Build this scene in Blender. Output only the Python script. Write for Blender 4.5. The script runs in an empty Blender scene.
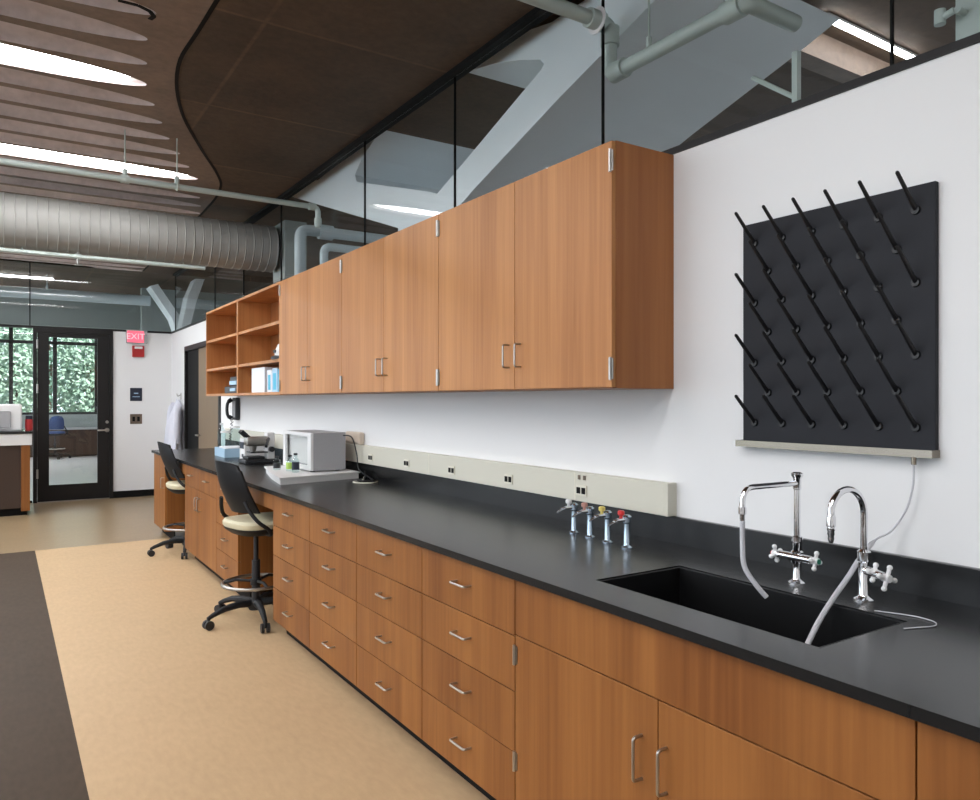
import bpy, bmesh, math, random
from mathutils import Vector, Matrix
random.seed(7)
PI = math.pi
scene = bpy.context.scene
col = scene.collection

# ------------------------------------------------------------------ measured frame
F = 748.0
TH = math.atan(488 / F)
CT, ST = math.cos(TH), math.sin(TH)
EYE = 1.473
CEIL = 3.44
CEILN = 3.535          # ceiling of the neighbouring room
WX = 2.215            # inner face of the long right wall
CT_Z = 0.914          # counter top
CT_X = 1.396          # counter front edge
FR_X = 1.42           # base cabinet fronts
UP_X = 1.889          # wall cabinet fronts
BACK_Y = 12.5

def onx(px, py, x):
    r = (px - 490) / F; u = (400 - py) / F
    ax, ay = CT * r + ST, CT - ST * r
    k = x / ax
    return Vector((x, ay * k, EYE + u * k))
def ony(px, py, y):
    r = (px - 490) / F; u = (400 - py) / F
    ax, ay = CT * r + ST, CT - ST * r
    k = y / ay
    return Vector((ax * k, y, EYE + u * k))

# ------------------------------------------------------------------ materials
def new_mat(name):
    m = bpy.data.materials.new(name); m.use_nodes = True
    nt = m.node_tree
    return m, nt, nt.nodes['Principled BSDF']

def plain(name, rgb, rough=0.5, metal=0.0, var=0.0, scale=8.0, bump=0.0, coat=0.0, spec=0.5):
    m, nt, p = new_mat(name)
    p.inputs['Roughness'].default_value = rough
    p.inputs['Metallic'].default_value = metal
    p.inputs['Specular IOR Level'].default_value = spec
    if coat: p.inputs['Coat Weight'].default_value = coat
    p.inputs['Base Color'].default_value = (*rgb, 1)
    tc = nt.nodes.new('ShaderNodeTexCoord')
    nz = nt.nodes.new('ShaderNodeTexNoise'); nz.inputs['Scale'].default_value = scale
    nz.inputs['Detail'].default_value = 5
    nt.links.new(tc.outputs['Object'], nz.inputs['Vector'])
    if var:
        mx = nt.nodes.new('ShaderNodeMix'); mx.data_type = 'RGBA'
        mx.inputs['A'].default_value = (*[c * (1 - var) for c in rgb], 1)
        mx.inputs['B'].default_value = (*[min(1, c * (1 + var)) for c in rgb], 1)
        nt.links.new(nz.outputs['Fac'], mx.inputs['Factor'])
        nt.links.new(mx.outputs['Result'], p.inputs['Base Color'])
    if bump:
        b = nt.nodes.new('ShaderNodeBump'); b.inputs['Strength'].default_value = bump
        b.inputs['Distance'].default_value = 0.01
        nt.links.new(nz.outputs['Fac'], b.inputs['Height'])
        nt.links.new(b.outputs['Normal'], p.inputs['Normal'])
    return m

def wood(name, dark, light, rough=0.42):
    """vertical-grain veneer: fine streaks, broad flitch bands, one tone per panel"""
    m, nt, p = new_mat(name)
    N, L = nt.nodes.new, nt.links.new
    tc = N('ShaderNodeTexCoord'); oi = N('ShaderNodeObjectInfo')
    off = N('ShaderNodeVectorMath'); off.operation = 'MULTIPLY_ADD'
    comb = N('ShaderNodeCombineXYZ')
    for k in range(3): L(oi.outputs['Random'], comb.inputs[k])
    off.inputs[1].default_value = (37, 53, 11)
    L(comb.outputs[0], off.inputs[0]); L(tc.outputs['Object'], off.inputs[2])
    def noise(sc, detail, dist=0.0):
        mp = N('ShaderNodeMapping'); mp.inputs['Scale'].default_value = sc
        L(off.outputs[0], mp.inputs['Vector'])
        n = N('ShaderNodeTexNoise'); n.inputs['Scale'].default_value = 1
        n.inputs['Detail'].default_value = detail; n.inputs['Distortion'].default_value = dist
        L(mp.outputs[0], n.inputs['Vector']); return n
    a = noise((48, 48, 1.4), 4, .5); b = noise((7, 7, .18), 2, .3); c = noise((2.2, 2.2, .5), 2)
    def math_(op, x, y):
        n = N('ShaderNodeMath'); n.operation = op
        for i, v in enumerate((x, y)):
            if isinstance(v, (int, float)): n.inputs[i].default_value = v
            else: L(v, n.inputs[i])
        return n.outputs[0]
    f = math_('ADD', math_('MULTIPLY', a.outputs['Fac'], .42), math_('MULTIPLY', b.outputs['Fac'], .68))
    f = math_('ADD', f, math_('MULTIPLY', c.outputs['Fac'], .3))
    f = math_('ADD', f, math_('MULTIPLY', oi.outputs['Random'], .10))
    r = N('ShaderNodeValToRGB')
    r.color_ramp.elements[0].position = .50; r.color_ramp.elements[0].color = (*dark, 1)
    r.color_ramp.elements[1].position = .95; r.color_ramp.elements[1].color = (*light, 1)
    L(f, r.inputs['Fac']); L(r.outputs['Color'], p.inputs['Base Color'])
    p.inputs['Roughness'].default_value = rough; p.inputs['Specular IOR Level'].default_value = .25
    return m

def glass(name, tint=(.985, .993, .99)):
    m = bpy.data.materials.new(name); m.use_nodes = True
    nt = m.node_tree; nt.nodes.clear()
    out = nt.nodes.new('ShaderNodeOutputMaterial'); mix = nt.nodes.new('ShaderNodeMixShader')
    tr = nt.nodes.new('ShaderNodeBsdfTransparent'); tr.inputs[0].default_value = (*tint, 1)
    gl = nt.nodes.new('ShaderNodeBsdfGlossy'); gl.inputs['Roughness'].default_value = 0.02
    # Schlick reflectance from either side of the sheet
    ge = nt.nodes.new('ShaderNodeNewGeometry'); dt = nt.nodes.new('ShaderNodeVectorMath'); dt.operation = 'DOT_PRODUCT'
    nt.links.new(ge.outputs['Normal'], dt.inputs[0]); nt.links.new(ge.outputs['Incoming'], dt.inputs[1])
    prev = dt.outputs['Value']
    for op, v, first in (('ABSOLUTE', None, 0), ('SUBTRACT', 1.0, 1), ('POWER', 5.0, 0), ('MULTIPLY', .55, 0), ('ADD', .03, 0)):
        n = nt.nodes.new('ShaderNodeMath'); n.operation = op
        nt.links.new(prev, n.inputs[first])
        if v is not None: n.inputs[1 - first].default_value = v
        prev = n.outputs[0]
    nt.links.new(prev, mix.inputs[0])
    nt.links.new(tr.outputs[0], mix.inputs[1]); nt.links.new(gl.outputs[0], mix.inputs[2])
    nt.links.new(mix.outputs[0], out.inputs[0])
    return m

def emit(name, rgb, s):
    m, nt, p = new_mat(name)
    p.inputs['Base Color'].default_value = (*rgb, 1)
    p.inputs['Emission Color'].default_value = (*rgb, 1)
    p.inputs['Emission Strength'].default_value = s
    return m

M = {}
M['wall'] = plain('white_paint', (.80, .80, .80), .7, var=.015, scale=2)
M['wood'] = wood('cherry_veneer_shaded', (.165, .056, .014), (.31, .125, .034))  # same cherry, with the dimmer light on low fronts darkened into the colour
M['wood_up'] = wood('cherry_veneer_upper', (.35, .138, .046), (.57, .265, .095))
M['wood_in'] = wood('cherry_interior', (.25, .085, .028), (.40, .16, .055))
M['epoxy'] = plain('black_epoxy', (.005, .0052, .0056), .27, var=.15, scale=60, spec=.55)
M['epoxy_sink'] = plain('black_sink', (.004, .004, .0045), .45, spec=.3)
M['kick'] = plain('black_vinyl', (.006, .006, .006), .7, spec=.15)
M['steel'] = plain('brushed_nickel', (.45, .43, .40), .34, 1.0)
M['chrome'] = plain('chrome', (.80, .80, .82), .07, 1.0)
M['valve_chrome'] = plain('satin_chrome', (.50, .60, .70), .22, 1.0)
M['whiteplastic'] = plain('white_plastic', (.80, .80, .80), .35)
M['raceway'] = plain('ivory_raceway', (.62, .60, .51), .5)
M['ivory'] = plain('ivory_plastic', (.72, .69, .58), .5)
M['blackplastic'] = plain('black_plastic', (.014, .015, .018), .42)
M['pegboard'] = plain('slate_pegboard', (.020, .021, .026), .65, var=.08, scale=5, spec=.25)
M['trough'] = plain('drip_steel', (.25, .22, .18), .22, 1.0)
M['peg'] = plain('black_peg', (.006, .006, .007), .45)
M['chairblack'] = plain('chair_black', (.008, .009, .011), .55, spec=.35)
M['cream'] = plain('cream_vinyl', (.60, .55, .38), .6)
M['blue'] = plain('blue_fabric', (.03, .07, .20), .8)
M['frame'] = plain('dark_bronze', (.011, .0095, .0095), .5, spec=.3)
M['leaf'] = plain('brown_door_leaf', (.20, .135, .075), .5, var=.1, scale=3)
M['duct'] = plain('galvanised_duct', (.27, .267, .25), .6, 0, var=.08, scale=3)
M['pipe'] = plain('pale_green_pipe', (.46, .53, .50), .45)
M['insul'] = plain('pale_blue_insulation', (.55, .64, .68), .6)
M['concrete_w'] = plain('white_painted_concrete', (.83, .89, .92), .8, var=.04, scale=3)
M['grey_green'] = plain('grey_green_paint', (.30, .34, .33), .8, var=.06, scale=2)
M['tubing'] = plain('clear_tubing', (.55, .55, .58), .25)
M['red'] = plain('red_alarm', (.42, .02, .02), .4)
M['redknob'] = plain('red_knob', (.7, .04, .04), .4)
M['yellowknob'] = plain('yellow_knob', (.75, .6, .15), .4)
M['orangeknob'] = plain('orange_knob', (.5, .25, .2), .4)
M['green'] = plain('green_index', (.02, .22, .14), .4)
M['navy'] = plain('navy_sign', (.012, .018, .035), .4)
M['bronze'] = plain('bronze_plate', (.16, .12, .09), .4, .4)
M['coat'] = plain('white_cotton', (.70, .71, .80), .9)
M['instr'] = plain('instrument_grey', (.36, .36, .37), .55, var=.06, scale=80)
M['instr_w'] = plain('instrument_white', (.72, .72, .72), .45)
M['beige'] = plain('beige_plastic', (.66, .56, .46), .6)
M['lightblue'] = plain('light_blue_plastic', (.38, .56, .72), .4)
M['cyan'] = plain('cyan_carton', (.06, .42, .62), .5)
M['paper'] = plain('white_carton', (.72, .74, .78), .6)
M['limegreen'] = plain('lime_label', (.40, .60, .12), .5)
M['foliage'] = plain('foliage_green', (.15, .27, .21), .7, var=.4, scale=2.0)
M['foliage2'] = plain('foliage_light', (.28, .40, .31), .7, var=.35, scale=2.0)
M['bark'] = plain('bark', (.10, .07, .05), .9, var=.3)
M['grass'] = plain('grass', (.10, .22, .08), .9, var=.4, scale=4)
M['glass'] = glass('clear_glass')
M['glassware'] = glass('glassware', (.85, .92, .92))
M['lamp'] = emit('lamp_lens', (.98, .985, 1), 18.5)
M['exit'] = emit('exit_face', (1, .13, .20), .55)
M['exit_txt'] = emit('exit_text', (1, .42, .47), .7)
M['farfloor'] = plain('pale_polished_floor', (.74, .74, .72), .25)
M['darkwood'] = plain('dark_cabinet', (.042, .022, .013), .5)

def lino(name, rgb, rough, var, spec=.5):
    m, nt, p = new_mat(name)
    N, L = nt.nodes.new, nt.links.new
    tc = N('ShaderNodeTexCoord')
    mp = N('ShaderNodeMapping'); mp.inputs['Scale'].default_value = (1, .35, 1)
    L(tc.outputs['Object'], mp.inputs['Vector'])
    a = N('ShaderNodeTexNoise'); a.inputs['Scale'].default_value = 38; a.inputs['Detail'].default_value = 6
    b = N('ShaderNodeTexNoise'); b.inputs['Scale'].default_value = 2.5; b.inputs['Detail'].default_value = 3
    L(mp.outputs[0], a.inputs['Vector']); L(tc.outputs['Object'], b.inputs['Vector'])
    ad = N('ShaderNodeMath'); ad.operation = 'MULTIPLY_ADD'; ad.inputs[1].default_value = .65
    mu = N('ShaderNodeMath'); mu.operation = 'MULTIPLY'; mu.inputs[1].default_value = .35
    L(b.outputs['Fac'], mu.inputs[0]); L(a.outputs['Fac'], ad.inputs[0]); L(mu.outputs[0], ad.inputs[2])
    r = N('ShaderNodeValToRGB')
    r.color_ramp.elements[0].position = .3; r.color_ramp.elements[0].color = (*[c * (1 - var) for c in rgb], 1)
    r.color_ramp.elements[1].position = .7; r.color_ramp.elements[1].color = (*[c * (1 + var) for c in rgb], 1)
    L(ad.outputs[0], r.inputs['Fac']); L(r.outputs['Color'], p.inputs['Base Color'])
    p.inputs['Roughness'].default_value = rough; p.inputs['Specular IOR Level'].default_value = spec
    return m
M['lino_beige'] = lino('beige_linoleum', (.51, .358, .208), .48, .08, .2)
M['lino_brown'] = lino('brown_linoleum', (.064, .045, .031), .6, .16, .12)
M['lino_tan'] = lino('tan_linoleum', (.29, .21, .12), .32, .10)

def concrete(name, rgb, var, rough=.75, panels=False):
    m, nt, p = new_mat(name)
    N, L = nt.nodes.new, nt.links.new
    tc = N('ShaderNodeTexCoord')
    a = N('ShaderNodeTexNoise'); a.inputs['Scale'].default_value = 1.6; a.inputs['Detail'].default_value = 8; a.inputs['Roughness'].default_value = .65
    b = N('ShaderNodeTexNoise'); b.inputs['Scale'].default_value = 22; b.inputs['Detail'].default_value = 4
    L(tc.outputs['Object'], a.inputs['Vector']); L(tc.outputs['Object'], b.inputs['Vector'])
    ad = N('ShaderNodeMath'); ad.operation = 'MULTIPLY_ADD'; ad.inputs[1].default_value = .7
    mu = N('ShaderNodeMath'); mu.operation = 'MULTIPLY'; mu.inputs[1].default_value = .3
    L(b.outputs['Fac'], mu.inputs[0]); L(a.outputs['Fac'], ad.inputs[0]); L(mu.outputs[0], ad.inputs[2])
    r = N('ShaderNodeValToRGB')
    r.color_ramp.elements[0].position = .33; r.color_ramp.elements[0].color = (*[c * (1 - var) for c in rgb], 1)
    r.color_ramp.elements[1].position = .68; r.color_ramp.elements[1].color = (*[c * (1 + var) for c in rgb], 1)
    L(ad.outputs[0], r.inputs['Fac']); L(r.outputs['Color'], p.inputs['Base Color'])
    if panels:
        br = N('ShaderNodeTexBrick'); br.offset = 0; br.inputs['Scale'].default_value = 1
        br.inputs['Brick Width'].default_value = 1.15; br.inputs['Row Height'].default_value = 1.3; br.inputs['Mortar Size'].default_value = .018; br.inputs['Mortar Smooth'].default_value = .8
        br.inputs['Color1'].default_value = (.78, .78, .78, 1); br.inputs['Color2'].default_value = (1.15, 1.12, 1.1, 1); br.inputs['Mortar'].default_value = (1.5, 1.45, 1.4, 1)
        mu2 = N('ShaderNodeMix'); mu2.data_type = 'RGBA'; mu2.blend_type = 'MULTIPLY'; mu2.inputs['Factor'].default_value = 1
        L(tc.outputs['Object'], br.inputs['Vector']); L(r.outputs['Color'], mu2.inputs['A']); L(br.outputs['Color'], mu2.inputs['B']); L(mu2.outputs['Result'], p.inputs['Base Color'])
    p.inputs['Roughness'].default_value = rough
    bp = N('ShaderNodeBump'); bp.inputs['Strength'].default_value = .25; bp.inputs['Distance'].default_value = .01
    L(b.outputs['Fac'], bp.inputs['Height']); L(bp.outputs['Normal'], p.inputs['Normal'])
    return m
M['slab'] = concrete('brown_concrete', (.080, .050, .029), .42, .75, True)
M['ribs'] = concrete('lit_scoop_concrete', (.56, .49, .47), .25, .5)  # paler than the flats: light caught in the scoops put into their colour
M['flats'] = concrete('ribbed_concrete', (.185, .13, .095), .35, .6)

# ------------------------------------------------------------------ object helpers
ORG = {}
def link(o): col.objects.link(o); return o
def thing(name, label, cat, loc=(0, 0, 0), rz=0, group=None):
    o = link(bpy.data.objects.new(name, None))
    o.empty_display_size = .1
    o.location = loc; o.rotation_euler = (0, 0, rz)
    o['label'] = label; o['category'] = cat
    if group: o['group'] = group
    ORG[o.name] = Vector(loc)
    return o
def structure(name, loc=(0, 0, 0)):
    o = link(bpy.data.objects.new(name, None)); o.location = loc
    o.empty_display_size = .1
    o['kind'] = 'structure'; ORG[o.name] = Vector(loc); return o
def obj(name, bm, mats, parent=None, smooth=None, local=False, label=None):
    org = ORG.get(parent.name, Vector()) if parent else Vector()
    if parent and not local: bmesh.ops.translate(bm, verts=bm.verts, vec=-org)
    bmesh.ops.recalc_face_normals(bm, faces=bm.faces)
    me = bpy.data.meshes.new(name); bm.to_mesh(me); bm.free()
    if not isinstance(mats, (list, tuple)): mats = [mats]
    for m in mats: me.materials.append(m)
    if smooth is not None:
        for p in me.polygons: p.use_smooth = True
        if smooth < 3.1: me.set_sharp_from_angle(angle=smooth)
    o = link(bpy.data.objects.new(name, me))
    if parent: o.parent = parent; ORG[o.name] = org
    else: ORG[o.name] = Vector()
    if label: o['label'] = label
    return o
def solo(name, bm, mat, label, cat, group=None, smooth=None):
    o = obj(name, bm, mat, None, smooth); tag(o, label, cat, group)
    return o
def tag(o, label, cat, group=None):
    o['label'] = label; o['category'] = cat
    if group: o['group'] = group
def copy_tree(o, parent=None):
    c = o.copy(); link(c)
    if parent: c.parent = parent
    for ch in o.children: copy_tree(ch, c)
    return c
def struct(name, bm, mats, smooth=None):
    o = obj(name, bm, mats, None, smooth); o['kind'] = 'structure'; return o

def B(): return bmesh.new()
def box(bm, x0, y0, z0, x1, y1, z1, bev=0.0, mi=0):
    x0, x1 = sorted((x0, x1)); y0, y1 = sorted((y0, y1)); z0, z1 = sorted((z0, z1))
    vs = [bm.verts.new(p) for p in ((x0,y0,z0),(x1,y0,z0),(x1,y1,z0),(x0,y1,z0),(x0,y0,z1),(x1,y0,z1),(x1,y1,z1),(x0,y1,z1))]
    fs = [bm.faces.new([vs[i] for i in f]) for f in ((3,2,1,0),(4,5,6,7),(0,1,5,4),(1,2,6,5),(2,3,7,6),(3,0,4,7))]
    for f in fs: f.material_index = mi
    if bev:
        es = {e for f in fs for e in f.edges}
        r = bmesh.ops.bevel(bm, geom=list(es), offset=bev, segments=2, profile=.5, affect='EDGES')
        for f in r['faces']: f.material_index = mi
    return bm
def cyl(bm, p0, p1, r0, r1=None, n=20, caps=True, mi=0):
    p0, p1 = Vector(p0), Vector(p1); r1 = r0 if r1 is None else r1
    d = (p1 - p0).normalized()
    a = d.orthogonal().normalized(); b = d.cross(a)
    A = [bm.verts.new(p0 + (a * math.cos(t) + b * math.sin(t)) * r0) for t in (2 * PI * i / n for i in range(n))]
    C = [bm.verts.new(p1 + (a * math.cos(t) + b * math.sin(t)) * r1) for t in (2 * PI * i / n for i in range(n))]
    fs = [bm.faces.new((A[i], A[(i + 1) % n], C[(i + 1) % n], C[i])) for i in range(n)]
    if caps: fs += [bm.faces.new(A[::-1]), bm.faces.new(C)]
    for f in fs: f.material_index = mi
    return bm
def tube(bm, pts, r, n=12, closed=False, mi=0):
    pts = [Vector(p) for p in pts]; k = len(pts)
    rr = r if isinstance(r, (list, tuple)) else [r] * k
    rings = []; prev = None
    for i, p in enumerate(pts):
        if closed: t = (pts[(i + 1) % k] - pts[i - 1]).normalized()
        else: t = (pts[min(i + 1, k - 1)] - pts[max(i - 1, 0)]).normalized()
        a = t.orthogonal().normalized() if prev is None else (prev - t * prev.dot(t)).normalized()
        prev = a; b = t.cross(a)
        rings.append([bm.verts.new(p + (a * math.cos(2 * PI * j / n) + b * math.sin(2 * PI * j / n)) * rr[i]) for j in range(n)])
    m = k if closed else k - 1
    for i in range(m):
        A, C = rings[i], rings[(i + 1) % k]
        for j in range(n):
            f = bm.faces.new((A[j], A[(j + 1) % n], C[(j + 1) % n], C[j])); f.material_index = mi
    if not closed:
        bm.faces.new(rings[0][::-1]).material_index = mi; bm.faces.new(rings[-1]).material_index = mi
    return bm
def smooth_path(pts, sub=6):
    P = [Vector(p) for p in pts]; out = []
    for i in range(len(P) - 1):
        p0, p1, p2, p3 = P[max(i - 1, 0)], P[i], P[i + 1], P[min(i + 2, len(P) - 1)]
        for s in range(sub):
            t = s / sub
            out.append(.5 * ((2 * p1) + (p2 - p0) * t + (2 * p0 - 5 * p1 + 4 * p2 - p3) * t * t + (3 * p1 - p0 - 3 * p2 + p3) * t ** 3))
    out.append(P[-1]); return out
def fillet(pts, r, seg=6):
    P = [Vector(p) for p in pts]; out = [P[0]]
    for i in range(1, len(P) - 1):
        a = (P[i - 1] - P[i]).normalized(); b = (P[i + 1] - P[i]).normalized()
        s, e = P[i] + a * r, P[i] + b * r
        for k in range(seg + 1):
            t = k / seg
            out.append((1 - t) ** 2 * s + 2 * t * (1 - t) * P[i] + t * t * e)
    out.append(P[-1]); return out
def lathe(bm, prof, c=(0, 0, 0), n=24, axis='z', mi=0):
    """prof: (radius, height) pairs"""
    c = Vector(c); rings = []
    for r, h in prof:
        ring = []
        for j in range(n):
            t = 2 * PI * j / n; u, v = r * math.cos(t), r * math.sin(t)
            q = {'z': (u, v, h), 'x': (h, u, v), 'y': (u, h, v)}[axis]
            ring.append(bm.verts.new(c + Vector(q)))
        rings.append(ring)
    for A, C in zip(rings, rings[1:]):
        for j in range(n):
            bm.faces.new((A[j], A[(j + 1) % n], C[(j + 1) % n], C[j])).material_index = mi
    bm.faces.new(rings[0][::-1]).material_index = mi; bm.faces.new(rings[-1]).material_index = mi
    return bm
def prism(bm, poly, vec, mi=0):
    """poly: 3D points of a planar outline, pushed along vec"""
    v = Vector(vec)
    A = [bm.verts.new(Vector(p)) for p in poly]; C = [bm.verts.new(Vector(p) + v) for p in poly]
    n = len(A)
    bm.faces.new(A).material_index = mi; bm.faces.new(C[::-1]).material_index = mi
    for i in range(n): bm.faces.new((A[i], C[i], C[(i + 1) % n], A[(i + 1) % n])).material_index = mi
    return bm
def ball(bm, c, r, n=12, sc=(1, 1, 1)):
    bmesh.ops.create_uvsphere(bm, u_segments=n, v_segments=max(6, n // 2), radius=r, matrix=Matrix.Translation(c) @ Matrix.Diagonal((*sc, 1)))
    return bm
SH = math.radians(35)

# ------------------------------------------------------------------ camera
cam = bpy.data.cameras.new('camera'); co = link(bpy.data.objects.new('camera', cam))
cam.sensor_width = 36; cam.lens = 36 * F / 980
cam.clip_start = .02
co.location = (0, 0, EYE); co.rotation_euler = (PI / 2, 0, -TH)
scene.camera = co

# ------------------------------------------------------------------ setting
XL, YR = -5.0, -3.0     # far left and rear limits of the lab
XN = 8.0                # far side of the neighbouring room
YF = 22.8               # outside wall beyond the glass door
SEAM_Y, SEAM_X = 8.56, .27

bm = B()
def flat(bm, x0, y0, x1, y1, z, t, mi): box(bm, x0, y0, z - t, x1, y1, z, 0, mi)
flat(bm, SEAM_X, YR, WX + .12, SEAM_Y, 0, .1, 0)
flat(bm, XL, YR, SEAM_X, SEAM_Y, 0, .1, 1)
flat(bm, XL, SEAM_Y, WX + .12, BACK_Y + .05, 0, .1, 2)
flat(bm, XL, BACK_Y + .05, XN, YF, 0, .1, 3)
flat(bm, WX + .12, YR, XN, BACK_Y + .05, 0, .1, 1)
struct('floor', bm, [M['lino_beige'], M['lino_brown'], M['lino_tan'], M['farfloor']])

# ceiling: smooth brown slab, with a field of scalloped ribs running across the room on the left
RIB_P, RIB_Y0 = .32, 5.08
RE = [(-4, .66), (4.4, .66), (5.1, .76), (6.0, 1.04), (7.0, 1.46), (8.2, 1.75), (13, 1.8)]
def lerp(tab, y):
    for (a, b), (c, d) in zip(tab, tab[1:]):
        if y <= c: return b + (d - b) * max(0, (y - a)) / (c - a)
    return tab[-1][1]
JT = [(-3, .95), (2, .93), (4.0, .88), (4.7, .87), (5.4, 1.02), (6.1, 1.29), (6.75, 1.57), (7.2, 1.70), (8, 1.76), (10, 1.78), (12.6, 1.8)]
_p = smooth_path([(x, y, 0) for y, x in JT], 6); JT = [(p.y, p.x) for p in _p]
bm = B()
def quad(*pts, mi):
    vs = [bm.verts.new(p) for p in pts]; bm.faces.new(vs).material_index = mi
NS, NX = 14, 14
k0, k1 = math.floor((YR - RIB_Y0) / RIB_P) + 1, math.floor((BACK_Y - RIB_Y0) / RIB_P)
for k in range(k0, k1 + 1):
    yc = RIB_Y0 + k * RIB_P; ya, yb = yc - RIB_P / 2, yc + RIB_P / 2
    xe = lerp(RE, yc); L = .85; lampbay = k % 6 == 0
    W, D = RIB_P * (.46 if lampbay else .39), (.12 if lampbay else .075)
    st = [XL] + [xe - L + L * math.sin(PI / 2 * q / NX) for q in range(NX + 1)]
    rows = []
    for x in st:
        t = max(0, (x - (xe - L)) / L); w = W * math.sqrt(max(0, 1 - t ** 2)); d = D * math.sqrt(max(0, 1 - t ** 2))
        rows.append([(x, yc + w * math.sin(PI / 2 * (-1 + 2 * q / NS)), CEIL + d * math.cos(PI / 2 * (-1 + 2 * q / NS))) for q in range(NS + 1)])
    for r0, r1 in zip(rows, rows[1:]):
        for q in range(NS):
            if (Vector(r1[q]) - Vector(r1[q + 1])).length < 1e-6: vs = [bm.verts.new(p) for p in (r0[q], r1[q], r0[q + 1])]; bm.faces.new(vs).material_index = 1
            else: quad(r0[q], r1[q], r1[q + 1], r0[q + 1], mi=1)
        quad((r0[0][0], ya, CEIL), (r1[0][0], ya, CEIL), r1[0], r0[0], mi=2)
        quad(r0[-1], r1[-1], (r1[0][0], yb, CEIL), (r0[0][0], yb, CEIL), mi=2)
    ys = [ya + (yb - ya) * q / 4 for q in range(5)]
    for y0, y1 in zip(ys, ys[1:]):
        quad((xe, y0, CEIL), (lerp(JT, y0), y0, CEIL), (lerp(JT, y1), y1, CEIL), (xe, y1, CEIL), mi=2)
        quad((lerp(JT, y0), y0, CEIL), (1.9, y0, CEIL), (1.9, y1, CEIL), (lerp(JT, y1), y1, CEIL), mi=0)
bmesh.ops.remove_doubles(bm, verts=bm.verts, dist=1e-5)
yA_, yB_ = RIB_Y0 + (k0 - .5) * RIB_P, RIB_Y0 + (k1 + .5) * RIB_P
box(bm, XL, YR, CEIL, 1.9, yA_, CEIL + .12); box(bm, XL, yB_, CEIL, 1.9, BACK_Y + .06, CEIL + .12)
box(bm, XL, YR, CEIL + .12, XN, YF, CEIL + .25)
box(bm, 1.9, YR, CEIL, 2.30, BACK_Y + .06, CEIL + .12); box(bm, 2.30, YR, CEILN, XN, BACK_Y + .06, CEIL + .12); box(bm, 1.9, BACK_Y + .06, CEIL, XN, YF, CEIL + .12)
box(bm, XL, BACK_Y + .06, CEIL, 1.9, YF, CEIL + .12)
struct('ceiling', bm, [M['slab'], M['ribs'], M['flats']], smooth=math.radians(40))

# the curved open joint between the ribbed panel and the smooth slab
J = [(x, y) for y, x in JT[:-1]] + [(1.8, 12.4)]
bm = B()
cen = [Vector((x, y, 0)) for x, y in J]
slot = []
for a_, b_ in ((118, 0), (138, 5), (150, 11), (154, 16), (150, 19)):
    rr, uu = (a_ - 490) / F, (400 - b_) / F; kk = (CEIL - EYE) / uu; slot.append(Vector(((CT * rr + ST) * kk, (CT - ST * rr) * kk, 0)))
for a, b in list(zip(cen, cen[1:])) + list(zip(slot, slot[1:])):
    n = Vector((-(b - a).y, (b - a).x, 0)).normalized() * .011
    vs = [bm.verts.new((p.x, p.y, CEIL - .0)) for p in (a - n, a + n, b + n, b - n)]
    ws = [bm.verts.new((v.co.x, v.co.y, CEIL - .004)) for v in vs]
    bm.faces.new(ws)
    for i in range(4): bm.faces.new((vs[i], vs[(i + 1) % 4], ws[(i + 1) % 4], ws[i]))
struct('trim_1', bm, M['kick'])

# walls
NEAR_TOP, FAR_TOP = 2.44, 2.505
D2a, D2b, D2z = 9.34, 11.44, onx(188, 346, WX).z          # side doorway
bm = B()
box(bm, WX, YR, 0, WX + .12, 8.7, NEAR_TOP)
box(bm, WX, 8.7, 0, WX + .12, D2a, FAR_TOP)
box(bm, WX, D2b, 0, WX + .12, BACK_Y + .12, FAR_TOP)
box(bm, WX, D2a, D2z, WX + .12, D2b, FAR_TOP)
struct('wall_right', bm, M['wall'])
bm = B(); box(bm, WX - .008, YR, NEAR_TOP, WX + .128, 8.69, NEAR_TOP + .025)
box(bm, WX - .008, 8.70, FAR_TOP, WX + .128, BACK_Y + .13, FAR_TOP + .03)
struct('trim_2', bm, M['frame'])
DX0, DX1 = .37, 1.396                                   # glass door frame extents on the back wall
bm = B(); box(bm, DX1, BACK_Y, 0, WX, BACK_Y + .12, FAR_TOP)
struct('wall_back', bm, M['wall'])
bm = B(); box(bm, XL, BACK_Y - .01, FAR_TOP, WX - .01, BACK_Y + .13, FAR_TOP + .03)
struct('trim_3', bm, M['frame'])
bm = B(); box(bm, DX1 + .002, BACK_Y - .012, 0, WX, BACK_Y - .001, .10)
struct('baseboard_back', bm, M['kick'])
bm = B(); box(bm, WX - .012, 11.47, 0, WX - .001, BACK_Y - .013, .10); box(bm, WX - .012, 9.06, 0, WX - .001, 9.32, .10)
struct('baseboard_right', bm, M['kick'])
bm = B(); box(bm, WX + .02, YR, CEIL - .03, WX + .10, BACK_Y, CEIL - .001)     # glazing head track
struct('trim_4', bm, M['kick'])
# left (window) side and rear of the lab, out of frame
bm = B(); box(bm, XL - .2, YR, 0, XL, YF, .5); box(bm, XL - .2, YR, 3.40, XL, YF, CEIL)
box(bm, XL - .2, YR, .5, XL, .8, 3.40)
for yy in (2.6, 5.4, 8.2, 11.0, 12.3, 15, 18, 21, 22.6): box(bm, XL - .2, yy, .5, XL, yy + .25, 3.40)
struct('wall_left', bm, M['wall'])
bm = B(); box(bm, XL, YR - .15, 0, XN, YR, CEIL); struct('wall_rear', bm, M['wall'])
bm = B(); box(bm, XN, YR, 0, XN + .15, YF, 1.3); box(bm, XN, YR, 2.2, XN + .15, YF, CEIL + .1)  # openings added to let daylight brighten the neighbouring room
for yy in (-3, 2.2, 7.6, 13, 22.5): box(bm, XN, yy, 1.3, XN + .15, yy + .2, 2.2)
struct('wall_neighbour', bm, M['grey_green'])
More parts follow.
